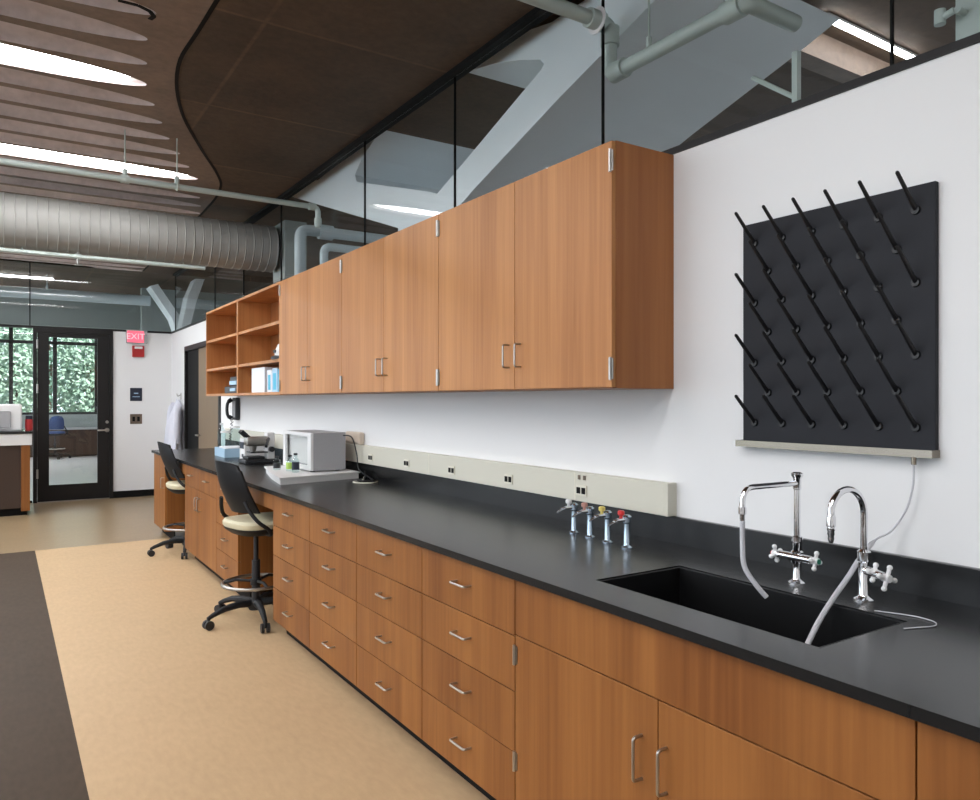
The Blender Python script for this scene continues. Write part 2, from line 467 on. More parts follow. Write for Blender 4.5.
bm = B(); box(bm, 2.05, 14.3, 0, XN, 14.45, CEIL - .001); struct('wall_partition', bm, M['grey_green'])
bm = B(); box(bm, XL, 17.0, 2.93, XN - .01, 17.35, CEIL - .001); struct('beam_far', bm, M['grey_green'])

def pane(k, bms, joint=None):
    s = structure('window_%d' % k)
    obj('pane', bms, M['glass'], s)
    if joint: obj('joint', joint, M['kick'], s)
# clerestory glass over the long wall; narrow dark silicone joints between sheets
GX = WX + .06
joints = [onx(p, 300, GX).y for p in (892, 603, 455, 365)]
print('joints', joints)
edges = [YR] + joints + [7.2, 8.55, 9.9, BACK_Y]
k = 1
for a, b in zip(edges, edges[1:]):
    z0 = (NEAR_TOP if a < 8.6 else FAR_TOP) + .031
    if a == 8.55: z0 = FAR_TOP + .031
    gp, jb = B(), B()
    g = .003
    z1 = CEIL - .031
    if a == 7.2: z1 = 2.66                       # cut low under the round duct
    box(gp, GX - .005, a + g, z0, GX + .005, b - g, z1)
    box(jb, GX - .007, b - g, z0, GX + .007, b + g, CEIL - .031)
    pane(k, gp, jb); k += 1
# glass above and beside the door in the back wall
gj = ony(30, 300, BACK_Y + .06).x
gp, jb = B(), B()
box(gp, gj + .006, BACK_Y + .055, FAR_TOP + .031, WX - .03, BACK_Y + .065, CEIL - .001)
box(jb, gj - .008, BACK_Y + .052, FAR_TOP + .031, gj + .006, BACK_Y + .068, CEIL - .001)
pane(k, gp, jb); k += 1
gp = B(); box(gp, XL, BACK_Y + .055, FAR_TOP + .031, gj - .009, BACK_Y + .065, CEIL - .001); pane(k, gp); k += 1
for a, b in ((-5, -2.5), (-2.5, DX0)):
    gp, jb = B(), B()
    box(gp, a + .008, BACK_Y + .055, .03, b - .008, BACK_Y + .065, FAR_TOP - .001)
    box(jb, a + .008, BACK_Y + .04, 0, b - .008, BACK_Y + .08, .03)
    pane(k, gp, jb); k += 1
# outside window wall beyond the door
s = structure('window_%d' % k); k += 1
mb = B()
mx = [ony(11, 400, YF).x + i * (ony(55, 400, YF).x - ony(11, 400, YF).x) for i in range(-5, 3)]
zs = 1.12; zt = ony(60, 343, YF).z
for x in mx: box(mb, x - .045, YF, zs, x + .045, YF + .12, CEIL)
box(mb, XL, YF, zt - .04, 3.2, YF + .12, zt + .04); box(mb, XL, YF, zs - .03, 3.2, YF + .12, zs + .03)
obj('mullions', mb, M['frame'], s)
gp = B(); box(gp, XL, YF + .05, zs, 3.2, YF + .06, CEIL); obj('pane', gp, M['glass'], s)
bm = B(); box(bm, XL, YF, 0, XN, YF + .15, zs - .031); box(bm, 3.2, YF, zs - .03, XN, YF + .15, CEIL); struct('wall_far', bm, M['grey_green'])

# glass door in the back wall
d = structure('door_1', (DX0, BACK_Y, 0))
ztop = FAR_TOP - .002
bm = B()
box(bm, DX0 + .001, BACK_Y - .03, 0, DX0 + .05, BACK_Y + .12, ztop); box(bm, DX1 - .05, BACK_Y - .03, 0, DX1 - .001, BACK_Y + .12, ztop)
box(bm, DX0 + .05, BACK_Y - .03, ztop - .06, DX1 - .05, BACK_Y + .12, ztop)
obj('door_frame', bm, M['frame'], d)
gx0, gx1 = ony(49, 400, BACK_Y).x, ony(97.5, 400, BACK_Y).x
gz0, gz1 = ony(73, 484, BACK_Y).z, ony(73, 338, BACK_Y).z
bm = B()
box(bm, DX0 + .054, BACK_Y - .01, .012, gx0, BACK_Y + .04, ztop - .064); box(bm, gx1, BACK_Y - .01, .012, DX1 - .054, BACK_Y + .04, ztop - .064)
box(bm, gx0, BACK_Y - .01, .012, gx1, BACK_Y + .04, gz0); box(bm, gx0, BACK_Y - .01, gz1, gx1, BACK_Y + .04, ztop - .064)
leaf = obj('door_leaf', bm, M['frame'], d)
bm = B(); box(bm, gx0 - .005, BACK_Y + .012, gz0 - .005, gx1 + .005, BACK_Y + .020, gz1 + .005); obj('pane', bm, M['glass'], leaf)
bm = B(); hx, hz = ony(107, 430, BACK_Y).x, ony(107, 430, BACK_Y).z
cyl(bm, (hx, BACK_Y - .012, hz), (hx, BACK_Y - .06, hz), .014); box(bm, hx - .13, BACK_Y - .072, hz - .011, hx + .015, BACK_Y - .052, hz + .011, .004)
cyl(bm, (hx, BACK_Y - .010, hz), (hx, BACK_Y - .018, hz), .032)
cyl(bm, (hx, BACK_Y - .010, hz + .12), (hx, BACK_Y - .03, hz + .12), .022)
obj('door_handle', bm, M['steel'], leaf, SH)
for zz in (.35, 1.57, ony(32, 340, BACK_Y).z - .12):
    bm = B(); cyl(bm, (DX0 + .052, BACK_Y - .04, zz), (DX0 + .052, BACK_Y - .04, zz + .13), .012); obj('hinge', bm, M['steel'], d, SH)
bm = B(); box(bm, DX0 + .05, BACK_Y - .03, 0, DX1 - .05, BACK_Y + .1, .012); obj('threshold', bm, M['steel'], d)

# doorway in the right wall: dark frame and side panel with a brown leaf
d = structure('door_2', (WX, D2a, 0))
bm = B()
box(bm, WX - .015, D2a, 0, WX + .12, D2a + .09, D2z - .001); box(bm, WX - .015, D2b - .06, 0, WX + .12, D2b - .001, D2z - .001)
box(bm, WX - .015, D2a + .09, D2z - .07, WX + .12, D2b - .06, D2z - .001)
obj('door_frame', bm, M['frame'], d)
ym = onx(197, 400, WX).y
bm = B(); box(bm, WX + .02, ym, .01, WX + .06, D2b - .06, D2z - .07); obj('side_panel', bm, M['kick'], d)
bm = B(); box(bm, WX + .02, D2a + .09, .01, WX + .065, ym, D2z - .07, .004); lf = obj('door_leaf', bm, M['leaf'], d)
bm = B(); cyl(bm, (WX + .02, ym - .1, 1.0), (WX - .03, ym - .1, 1.0), .012); box(bm, WX - .045, ym - .22, .99, WX - .025, ym - .08, 1.01, .004)
obj('door_handle', bm, M['steel'], lf, SH)

# ------------------------------------------------------------------ base cabinets
TOE, CBZ = .10, CT_Z - .027
ZB = [.10, .306, .508, .692, CBZ - .004]
GAP = .0018
def bar_pull(p, q, out=.032, r=.0045):
    """wire pull from p to q on the front plane, standing off towards -x"""
    bm = B(); p, q = Vector(p), Vector(q); o = Vector((-out, 0, 0))
    tube(bm, fillet([p, p + o, q + o, q], .011, 5), r, 10)
    return bm
def carcass(t, y0, y1, xf=FR_X):
    bm = B(); x0, x1 = xf + .021, WX - .015
    box(bm, x0, y0 + .0005, TOE, x1, y0 + .018, CBZ); box(bm, x0, y1 - .018, TOE, x1, y1 - .0005, CBZ)
    box(bm, x0, y0 + .018, TOE, x1, y1 - .018, TOE + .018); box(bm, x1 - .012, y0 + .018, TOE + .018, x1, y1 - .018, CBZ)
    box(bm, x0, y0 + .018, CBZ - .05, x0 + .02, y1 - .018, CBZ)
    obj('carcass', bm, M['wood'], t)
    bm = B(); box(bm, xf + .085, y0 + .0005, 0, xf + .10, y1 - .0005, TOE - .001); obj('toe_kick', bm, M['kick'], t)
def front(t, name, y0, y1, z0, z1, mat=None, xf=FR_X):
    bm = B(); box(bm, xf, y0 + GAP, z0 + GAP, xf + .020, y1 - GAP, z1 - GAP, .0012)
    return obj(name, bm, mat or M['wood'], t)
def drawer(t, y0, y1, z0, z1, hl=.10):
    f = front(t, 'drawer', y0, y1, z0, z1)
    c, z = (y0 + y1) / 2, (z0 + z1) / 2 + .012
    obj('handle', bar_pull((FR_X, c - hl / 2, z), (FR_X, c + hl / 2, z)), M['steel'], f, SH)
def hinge(par, x, y, z, l=.065):
    bm = B(); cyl(bm, (x - .006, y, z), (x - .006, y, z + l), .0055, n=10)
    box(bm, x - .003, y - .012, z + .004, x - .0005, y + .012, z + l - .004)
    obj('hinge', bm, M['steel'], par, SH)
def drawer_unit(y0, y1, label, group='four-drawer cherry base cabinets'):
    t = thing('drawer_cabinet', label, 'cabinet', (FR_X, (y0 + y1) / 2, 0), 0, group)
    carcass(t, y0, y1)
    for a, b in zip(ZB, ZB[1:]): drawer(t, y0, y1, a, b)
    return t

t = thing('base_cabinet', 'cherry base cabinet at the near end of the bench, right of the sink cabinet', 'cabinet', (FR_X, .25, 0))
carcass(t, -.30, .73)
front(t, 'drawer', .215, .73, .692, CBZ - .004); front(t, 'drawer', -.30, .215, .692, CBZ - .004)
for a, b, hy in ((-.30, .215, .17), (.215, .73, .26)):
    f = front(t, 'door', a, b, .10, .692); obj('handle', bar_pull((FR_X, hy, .5), (FR_X, hy, .61)), M['steel'], f, SH)
t = thing('sink_cabinet', 'wide cherry base cabinet with two doors and long blank panel under the black sink', 'cabinet', (FR_X, 1.378, 0))
carcass(t, .73, 2.025)
front(t, 'false_front', .73, 2.025, .698, CBZ - .004)
f = front(t, 'door', .73, 1.382, .10, .698)
obj('handle', bar_pull((FR_X, 1.352, .47), (FR_X, 1.352, .585)), M['steel'], f, SH)
f = front(t, 'door', 1.382, 2.025, .10, .698)
obj('handle', bar_pull((FR_X, 1.44, .47), (FR_X, 1.44, .585)), M['steel'], f, SH)
for zz in (.60, .25): hinge(f, FR_X, 2.022, zz)
drawer_unit(2.026, 2.679, 'four-drawer cherry cabinet directly left of the two-door sink cabinet')
drawer_unit(2.680, 3.345, 'four-drawer cherry cabinet, second to the left of the sink cabinet')
drawer_unit(3.346, 3.999, 'four-drawer cherry cabinet, third to the left of the sink cabinet')
drawer_unit(4.000, 4.660, 'four-drawer cherry cabinet right beside the nearer chair and its knee space')
drawer_unit(5.49, 6.14, 'cherry drawer cabinet partly hidden behind the nearer chair, left of its knee space')
t = thing('base_cabinet', 'cherry base cabinet with two small drawers over two doors, between the two chairs', 'cabinet', (FR_X, 6.75, 0))
carcass(t, 6.141, 7.35)
ymid = 6.745
for a, b in ((6.141, ymid), (ymid, 7.35)): drawer(t, a, b, .692, CBZ - .004)
for a, b, hy in ((6.141, ymid, ymid - .05), (ymid, 7.35, ymid + .05)):
    f = front(t, 'door', a, b, .10, .692); obj('handle', bar_pull((FR_X, hy, .52), (FR_X, hy, .63)), M['steel'], f, SH)
t = thing('end_cabinet', 'narrow cherry cabinet at the far end of the bench, beyond the farther chair', 'cabinet', (FR_X, 8.7, 0))
carcass(t, 8.36, 9.03); f = front(t, 'door', 8.36, 9.03, .10, CBZ - .004)
obj('handle', bar_pull((FR_X, 8.42, .55), (FR_X, 8.42, .66)), M['steel'], f, SH)
for a, b, lab in ((4.661, 5.489, 'cherry panels of the knee space behind the nearer chair'), (7.351, 8.359, 'cherry panels of the knee space behind the farther chair')):
    t = thing('knee_space', lab, 'panel', (FR_X, (a + b) / 2, 0))
    bm = B(); box(bm, FR_X + .005, a, CBZ - .105, FR_X + .025, b, CBZ - .001); obj('apron', bm, M['wood'], t)
    bm = B(); box(bm, WX - .05, a, 0, WX - .03, b, CBZ - .001); obj('back_panel', bm, M['wood'], t)

# ------------------------------------------------------------------ counter with sink cut-out and backsplash
SX0, SX1, SY0, SY1 = 1.545, 1.917, 1.005, 1.768
bm = B(); zb, zt = CT_Z - .026, CT_Z
box(bm, CT_X, -.9, zb, SX0, 9.05, zt); box(bm, SX1, -.9, zb, WX - .022, 9.05, zt)
box(bm, SX0, -.9, zb, SX1, SY0, zt); box(bm, SX0, SY1, zb, SX1, 9.05, zt)
bmesh.ops.remove_doubles(bm, verts=bm.verts, dist=1e-5)
ct = obj('countertop', bm, M['epoxy']); tag(ct, 'long black countertop running along the white wall over the cherry base cabinets', 'countertop')
bm = B(); box(bm, WX - .021, -.9, zb, WX - .001, 9.05, CT_Z + .104, .002)
obj('backsplash', bm, M['epoxy'], ct)
bm = B(); box(bm, CT_X - .0006, .728, zb + .001, CT_X, .733, zt - .001); obj('seam', bm, M['kick'], ct)
t = thing('sink', 'rectangular black basin set into the countertop below the two faucets', 'sink', ((SX0 + SX1) / 2, (SY0 + SY1) / 2, .69))
bm = B(); w = .012; zk = .69
g = .0006
X0, X1, Y0, Y1 = SX0 + g, SX1 - g, SY0 + g, SY1 - g
box(bm, X0, Y0, zk, X1, Y1, zk + w)
box(bm, X0, Y0, zk + w, X0 + w, Y1, CT_Z - .004); box(bm, X1 - w, Y0, zk + w, X1, Y1, CT_Z - .004)
box(bm, X0 + w, Y0, zk + w, X1 - w, Y0 + w, CT_Z - .004); box(bm, X0 + w, Y1 - w, zk + w, X1 - w, Y1, CT_Z - .004)
obj('basin', bm, M['epoxy_sink'], t)
bm = B(); lathe(bm, [(.045, 0), (.045, .004), (.03, .004), (.028, .001)], ((SX0 + SX1) / 2, 1.2, zk + w)); obj('drain', bm, M['steel'], t, SH)

# ------------------------------------------------------------------ wall cabinets
UZ0, UZ1 = 1.517, 2.437
UY = [2.07, 3.385, 4.70, 6.015, 7.33, 8.642]
def door_up(t, y0, y1, hy, hinge_y=None):
    bm = B(); box(bm, UP_X, y0 + GAP, UZ0 + .004, UP_X + .020, y1 - GAP, UZ1 - .003, .0012)
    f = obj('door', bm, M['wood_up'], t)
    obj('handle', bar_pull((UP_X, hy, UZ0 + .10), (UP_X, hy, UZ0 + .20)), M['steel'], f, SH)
    if hinge_y is not None:
        for zz in (UZ0 + .03, UZ1 - .12): hinge(f, UP_X, hinge_y, zz, .085)
labs = ['two-door cherry wall cabinet nearest the peg rack, its plain side facing the camera',
        'two-door cherry wall cabinet in the middle of the three closed ones',
        'two-door cherry wall cabinet next to the open shelves']
for i in range(3):
    a, b = UY[i], UY[i + 1]
    t = thing('wall_cabinet', labs[i], 'cabinet', (UP_X, (a + b) / 2, UZ0), 0, 'closed cherry wall cabinets')
    bm = B(); x0, x1 = UP_X + .021, WX - .001
    box(bm, x0, a + .0005, UZ0, x1, a + .02, UZ1); box(bm, x0, b - .02, UZ0, x1, b - .0005, UZ1)
    box(bm, x0, a + .02, UZ0, x1, b - .02, UZ0 + .02); box(bm, x0, a + .02, UZ1 - .02, x1, b - .02, UZ1)
    box(bm, x1 - .01, a + .02, UZ0 + .02, x1, b - .02, UZ1 - .02)
    obj('carcass', bm, M['wood_in'], t)
    m = (a + b) / 2 - (.03 if i == 0 else 0)
    door_up(t, a, m, m - .045, a + .004); door_up(t, m, b, m + .045, b - .004)
labs = ['open cherry shelf unit next to the closed wall cabinets, holding white and blue cartons',
        'open cherry shelf unit at the far end of the wall cabinets, holding one dark box']
SZ = [UZ0 + .27, UZ0 + .58]
for i in range(2):
    a, b = UY[3 + i], UY[4 + i]
    t = thing('open_shelf', labs[i], 'shelf unit', (UP_X, (a + b) / 2, UZ0), 0, 'open cherry shelf units')
    x0, x1 = UP_X, WX - .001
    for y0, y1 in ((a + .0005, a + .022), (b - .022, b - .0005)):
        bm = B(); box(bm, x0, y0, UZ0, x1, y1, UZ1); obj('side_panel', bm, M['wood_up'], t)
    for z in (UZ0, UZ1 - .022):
        bm = B(); box(bm, x0, a + .022, z, x1, b - .022, z + .022); obj('top_panel' if z > 2 else 'bottom_panel', bm, M['wood_up'], t)
    bm = B(); box(bm, x1 - .01, a + .022, UZ0 + .022, x1, b - .022, UZ1 - .022); obj('back_panel', bm, M['wood_in'], t)
    for z in SZ:
        bm = B(); box(bm, x0 + .005, a + .022, z, x1 - .01, b - .022, z + .025); obj('shelf', bm, M['wood_up'], t)

# shelf contents
def carton(name, x0, y0, z0, x1, y1, z1, mat, label, cat='box', stripe=None):
    t = thing(name, label, cat, ((x0 + x1) / 2, (y0 + y1) / 2, z0))
    bm = B(); box(bm, x0, y0, z0, x1, y1, z1, .003); obj('carton', bm, mat, t)
    if stripe:
        bm = B(); box(bm, x0 - .001, y0 + (y1 - y0) * .25, z0 + .02, x0 + .003, y1 - (y1 - y0) * .2, z1 - .04); obj('label_panel', bm, stripe, t)
    bm = B(); box(bm, x0 + .003, y0 + .003, z1, x1 - .003, y1 - .003, z1 + .002); obj('lid', bm, M['paper'], t)
zf = UZ0 + .023
carton('glove_box', 1.93, 6.06, zf, 2.13, 6.20, zf + .19, M['cyan'], 'cyan carton nearest the closed cabinets on the lowest open shelf', stripe=M['lightblue'])
carton('glove_box', 1.93, 6.215, zf, 2.13, 6.36, zf + .20, M['lightblue'], 'pale blue carton between the cyan carton and the plain white one', stripe=M['cyan'])
carton('glove_box', 1.93, 6.375, zf, 2.13, 6.50, zf + .19, M['paper'], 'white carton with a blue panel on the lowest open shelf', stripe=M['cyan'])
carton('carton', 1.92, 6.55, zf, 2.15, 6.95, zf + .22, M['paper'], 'big plain white carton on the lowest open shelf')
t = thing('microscope_case', 'black and silver instrument case alone in the farthest open shelf unit', 'case', (2.0, 7.72, zf))
bm = B(); box(bm, 1.92, 7.46, zf, 2.12, 7.95, zf + .07, .008); box(bm, 1.95, 7.52, zf + .07, 2.1, 7.85, zf + .17, .01); obj('housing', bm, M['blackplastic'], t)
bm = B(); box(bm, 1.935, 7.55, zf + .085, 1.95, 7.82, zf + .125, .003); box(bm, 1.91, 7.5, zf + .02, 1.92, 7.7, zf + .05, .002); obj('front_panel', bm, M['lightblue'], t)
zm = SZ[0] + .026
t = thing('domed_container', 'small domed white container on a black base on the middle open shelf', 'container', (1.98, 6.10, zm))
bm = B(); lathe(bm, [(.001, .13), (.04, .125), (.075, .10), (.095, .05), (.10, 0)][::-1], (1.99, 6.15, zm + .02)); obj('dome', bm, M['instr_w'], t, SH)
bm = B(); lathe(bm, [(.125, 0), (.125, .018), (.10, .03)], (1.99, 6.165, zm)); box(bm, 1.888, 6.14, zm + .05, 1.905, 6.19, zm + .075); obj('base_ring', bm, M['blackplastic'], t, SH)

# ------------------------------------------------------------------ raceway with outlets
RZ0, RZ1, RX = CT_Z + .105, 1.147, WX - .048
t = thing('wire_raceway', 'long ivory raceway with black outlets fixed to the wall above the backsplash', 'raceway', (WX, 5, RZ0))
bm = B(); box(bm, RX, 2.075, RZ0, WX - .0005, 8.95, RZ1, .003); obj('channel', bm, M['raceway'], t)
bm = B(); box(bm, RX - .002, 2.055, RZ0, WX - .0005, 2.074, RZ1 + .002, .002); obj('end_cap', bm, M['raceway'], t)
for yy in (2.62, 4.0, 5.4, 6.8):
    bm = B(); box(bm, RX - .0015, yy - .003, RZ0 + .003, RX + .001, yy + .003, RZ1 - .003); obj('cover_joint', bm, M['ivory'], t)
for px in (582, 509, 452, 407, 371):
    c = onx(px, 480, RX).y; zc = RZ0 + .05
    bm = B(); box(bm, RX - .006, c - .035, zc - .024, RX - .0005, c + .035, zc + .024, .001)
    o = obj('outlet', bm, M['ivory'], t)
    for s in (-1, 1):
        bm = B(); box(bm, RX - .008, c + s * .017 - .013, zc - .014, RX - .0062, c + s * .017 + .013, zc + .014, .0005); obj('socket', bm, M['kick'], o)
    if px == 582:
        for s in (-1, 1):
            bm = B(); box(bm, RX - .004, c + s * .018 - .008, RZ1 - .030, RX - .0005, c + s * .018 + .008, RZ1 - .010, .001); obj('data_port', bm, M['bronze'], t)
t = thing('wall_box', 'small beige box standing on the ivory raceway behind the grey instrument', 'box', (WX - .03, 5.3, RZ1))
p0, p1 = onx(361, 440, WX - .03).y, onx(347, 440, WX - .03).y
bm = B(); box(bm, WX - .045, p0, RZ1 + .0005, WX - .001, p1, RZ1 + .09, .012); obj('housing', bm, M['beige'], t)
bm = B(); box(bm, WX - .048, p0 + .02, RZ1 + .015, WX - .044, p1 - .02, RZ1 + .07, .002); obj('cover', bm, M['beige'], t)

# ------------------------------------------------------------------ gas and air valves
vl = [('bench_valve', 'chrome bench valve with a red knob, closest of four to the sink', M['redknob'], (1.977, 2.083)),
      ('bench_valve', 'chrome bench valve with a yellow knob, next to the red-knobbed one', M['yellowknob'], (1.990, 2.205)),
      ('bench_valve', 'chrome bench valve with a dull orange knob, left of the yellow-knobbed one', M['orangeknob'], (2.003, 2.325)),
      ('bench_valve', 'chrome bench valve with a white knob, farthest of four from the sink', M['whiteplastic'], (2.016, 2.442))]
for name, lab, km, (vx, vy) in vl:
    t = thing(name, lab, 'valve', (vx, vy, CT_Z), 0, 'chrome bench valves')
    bm = B(); lathe(bm, [(.022, 0), (.022, .004), (.0135, .010), (.0125, .012), (.0125, .092), (.017, .098), (.017, .118), (.010, .125)], (vx, vy, CT_Z + .0004), 20)
    obj('post', bm, M['valve_chrome'], t, SH)
    bm = B(); z = CT_Z + .108
    cyl(bm, (vx - .014, vy, z), (vx - .05, vy, z), .008); cyl(bm, (vx - .05, vy, z), (vx - .085, vy + .01, z - .018), .006, .0035)
    cyl(bm, (vx - .06, vy + .002, z - .004), (vx - .064, vy + .002, z - .006), .009)
    obj('outlet', bm, M['chrome'], t, SH)
    bm = B(); cyl(bm, (vx - .03, vy, z + .008), (vx - .03, vy, z + .02), .006); lathe(bm, [(.010, 0), (.013, .004), (.013, .014), (.009, .018)], (vx - .03, vy, z + .018), 16)
    obj('knob', bm, km, t, SH)

# ------------------------------------------------------------------ faucets
def four_arm(bm, c, ax, r=.021):
    """cross handle: hub along ax with four stubby arms"""
    c, ax = Vector(c), Vector(ax).normalized()
    a = ax.orthogonal().normalized(); b = ax.cross(a)
    cyl(bm, c - ax * .008, c + ax * .010, .0105, n=14)
    for q in range(4):
        dv = a * math.cos(q * PI / 2 + .5) + b * math.sin(q * PI / 2 + .5)
        cyl(bm, c, c + dv * r, .0062, .005, n=10); ball(bm, c + dv * r, .0075, 10)
fx, fy = 2.034, 1.401
t = thing('lab_faucet', 'chrome two-handled lab faucet with a square-cornered swing spout and short hanging hose', 'faucet', (fx, fy, CT_Z))
bm = B(); lathe(bm, [(.027, 0), (.027, .004), (.016, .010), (.013, .016), (.013, .06), (.018, .062), (.018, .095), (.013, .10), (.014, .125), (.017, .128), (.017, .142), (.0095, .146), (.0095, .285), (.012, .287), (.012, .318), (.018, .328), (.018, .335), (.010, .339)], (fx, fy, CT_Z + .0004), 20)
obj('riser', bm, M['chrome'], t, SH)
zz = CT_Z + .080
bm = B(); cyl(bm, (fx - .01, fy - .058, zz), (fx - .01, fy + .058, zz), .0125); obj('mixing_body', bm, M['chrome'], t, SH)
for s, mt in ((-1, M['green']), (1, M['redknob'])):
    bm = B(); four_arm(bm, (fx - .01, fy + s * .068, zz), (0, s, 0), .023); h = obj('cross_handle', bm, M['whiteplastic'], t, SH)
    bm = B(); cyl(bm, (fx - .01, fy + s * .0782, zz), (fx - .01, fy + s * .082, zz), .0075); obj('index_button', bm, mt, h, SH)
bm = B(); zs_ = CT_Z + .305; tip = Vector((fx - .243, fy + .010, 0))
path = fillet([(fx - .008, fy, zs_), (tip.x, tip.y, zs_), (tip.x, tip.y, zs_ - .075)], .045, 8)
tube(bm, path, .0085, 12)
cyl(bm, (tip.x, tip.y, zs_ - .055), (tip.x, tip.y, zs_ - .075), .011); cyl(bm, (tip.x, tip.y, zs_ - .075), (tip.x, tip.y, zs_ - .115), .008, .006)
obj('spout', bm, M['chrome'], t, SH)
bm = B(); zt0 = zs_ - .095
tube(bm, smooth_path([(tip.x, tip.y, zt0), (tip.x, tip.y, zt0 - .06), (tip.x + .002, tip.y - .005, zt0 - .13), (tip.x + .02, tip.y - .03, zt0 - .18), (tip.x + .042, tip.y - .05, zt0 - .215)]), .0075, 10)
obj('hose', bm, M['tubing'], t, SH)

gx, gy = 2.018, 1.180
t = thing('gooseneck_faucet', 'chrome gooseneck faucet with a serrated nozzle and one cross handle', 'faucet', (gx, gy, CT_Z))
bm = B(); lathe(bm, [(.028, 0), (.028, .004), (.017, .010), (.014, .016), (.014, .105), (.018, .110), (.018, .135), (.010, .142), (.010, .15)], (gx, gy, CT_Z + .0004), 20)
obj('body', bm, M['chrome'], t, SH)
bm = B(); zc = CT_Z + .24; R_ = .0735
pts = [(gx, gy, CT_Z + .14), (gx, gy, CT_Z + .20)] + [(gx - R_ + R_ * math.cos(a), gy + .01 * (1 - math.cos(a)) / 2, zc + R_ * math.sin(a)) for a in [PI * q / 16 for q in range(15)]]
last = Vector(pts[-1])
pts += [last + Vector((.0, 0, -.022)), last + Vector((.0, 0, -.028))]
tube(bm, pts, .0095, 12)
obj('gooseneck', bm, M['chrome'], t, SH)
bm = B(); c = last + Vector((0, 0, -.02))
lathe(bm, [(.010, 0), (.012, -.006), (.012, -.03), (.0095, -.032), (.0105, -.040), (.0085, -.044), (.0095, -.052), (.0075, -.056), (.0085, -.064), (.0055, -.075)], c, 16)
obj('nozzle', bm, M['chrome'], t, SH)
bm = B(); zz = CT_Z + .085
cyl(bm, (gx, gy, zz), (gx - .02, gy - .068, zz - .005), .0125); obj('valve_stem', bm, M['chrome'], t, SH)
bm = B(); four_arm(bm, (gx - .022, gy - .077, zz - .006), (-.23, -1, -.05), .029); obj('cross_handle', bm, M['whiteplastic'], t, SH)
bm = B(); four_arm(bm, (gx - .012, gy - .036, zz), (-.23, -1, 0), .021); obj('lock_collar', bm, M['whiteplastic'], t, SH)

# ------------------------------------------------------------------ peg drying rack
PY0, PY1, PZ0, PZ1 = onx(935.5, 300, WX - .02).y, onx(743, 300, WX - .02).y, 1.328, onx(938, 180, WX - .02).z
t = thing('drying_rack', 'dark slate pegboard drying rack with black pegs on the wall above the sink', 'drying rack', (WX, (PY0 + PY1) / 2, PZ0))
bm = B(); box(bm, WX - .020, PY0, PZ0, WX - .001, PY1, PZ1, .002); obj('board', bm, M['pegboard'], t)
rx = WX - .020
cols = [onx(700 + q / 2.5, 160 + r / 2.5, rx) for q, r in ((540, 307), (137, 355))]
ya, yb = cols[0].y, cols[1].y
zrow4 = [onx(916, 160 + v / 2.5, rx).z for v in (125, 307, 485, 668)]
z_hi, z_lo = zrow4[0], zrow4[-1]
for k_ in range(11):
    yy = ya + (yb - ya) * k_ / 10
    n = 4 if k_ % 2 == 0 else 3
    dz = (z_hi - z_lo) / 3
    for q in range(n):
        z = z_hi - dz * q - (0 if n == 4 else dz / 2)
        bm = B(); b0 = Vector((rx, yy, z)); dv = Vector((-.103, 0, .094))
        cyl(bm, b0 + Vector((.001, 0, 0)), b0 + Vector((-.007, 0, 0)), .0145, .012, n=14)
        tube(bm, [b0, b0 + dv * .08, b0 + dv * .97, b0 + dv], [.0075, .0068, .0056, .003], 10)
        obj('peg', bm, M['peg'], t, SH)
bm = B(); y0, y1 = PY0, PY1 + .01
prof = [(WX - .001, PZ0 + .004), (WX - .001, PZ0 - .018), (WX - .045, PZ0 - .018), (WX - .045, PZ0 + .004), (WX - .042, PZ0 + .004), (WX - .042, PZ0 - .015), (WX - .021, PZ0 - .015), (WX - .021, PZ0 - .001), (WX - .019, PZ0 - .001)]
prism(bm, [(x, y0, z) for x, z in prof], (0, y1 - y0, 0))
box(bm, WX - .045, y0 - .003, PZ0 - .018, WX - .001, y0, PZ0 + .004); box(bm, WX - .045, y1, PZ0 - .018, WX - .001, y1 + .003, PZ0 + .004)
cyl(bm, (WX - .03, 1.13, PZ0 - .018), (WX - .03, 1.13, PZ0 - .04), .007)
obj('drip_trough', bm, M['trough'], t)
bm = B()
hp = [(WX - .03, 1.13, PZ0 - .035), (WX - .03, 1.132, PZ0 - .10), (WX - .032, 1.150, PZ0 - .17), (WX - .045, 1.185, PZ0 - .235), (2.14, 1.215, 1.065), (2.08, 1.222, 1.025), (2.00, 1.215, .975), (1.91, 1.205, .928), (1.82, 1.195, .872), (1.74, 1.187, .80)]
path = smooth_path(hp, 6)
rad = [.0028 if i < 24 else min(.0075, .0028 + (i - 24) * .0022) for i in range(len(path))]
tube(bm, path, rad, 10)
solo('drain_hose', bm, M['tubing'], 'clear plastic drain hose running from the peg rack trough down into the sink', 'hose', smooth=SH)
bm = B()
tube(bm, smooth_path([(1.93, 1.10, .9165), (1.965, 1.02, .9165), (1.96, .965, .9165), (1.925, .945, .9165), (1.88, .96, .9165), (1.84, .975, .9165)], 6), .0016, 8)
solo('tubing', bm, M['tubing'], 'thin clear tubing curling on the countertop at the near corner of the sink', 'tubing', smooth=SH)

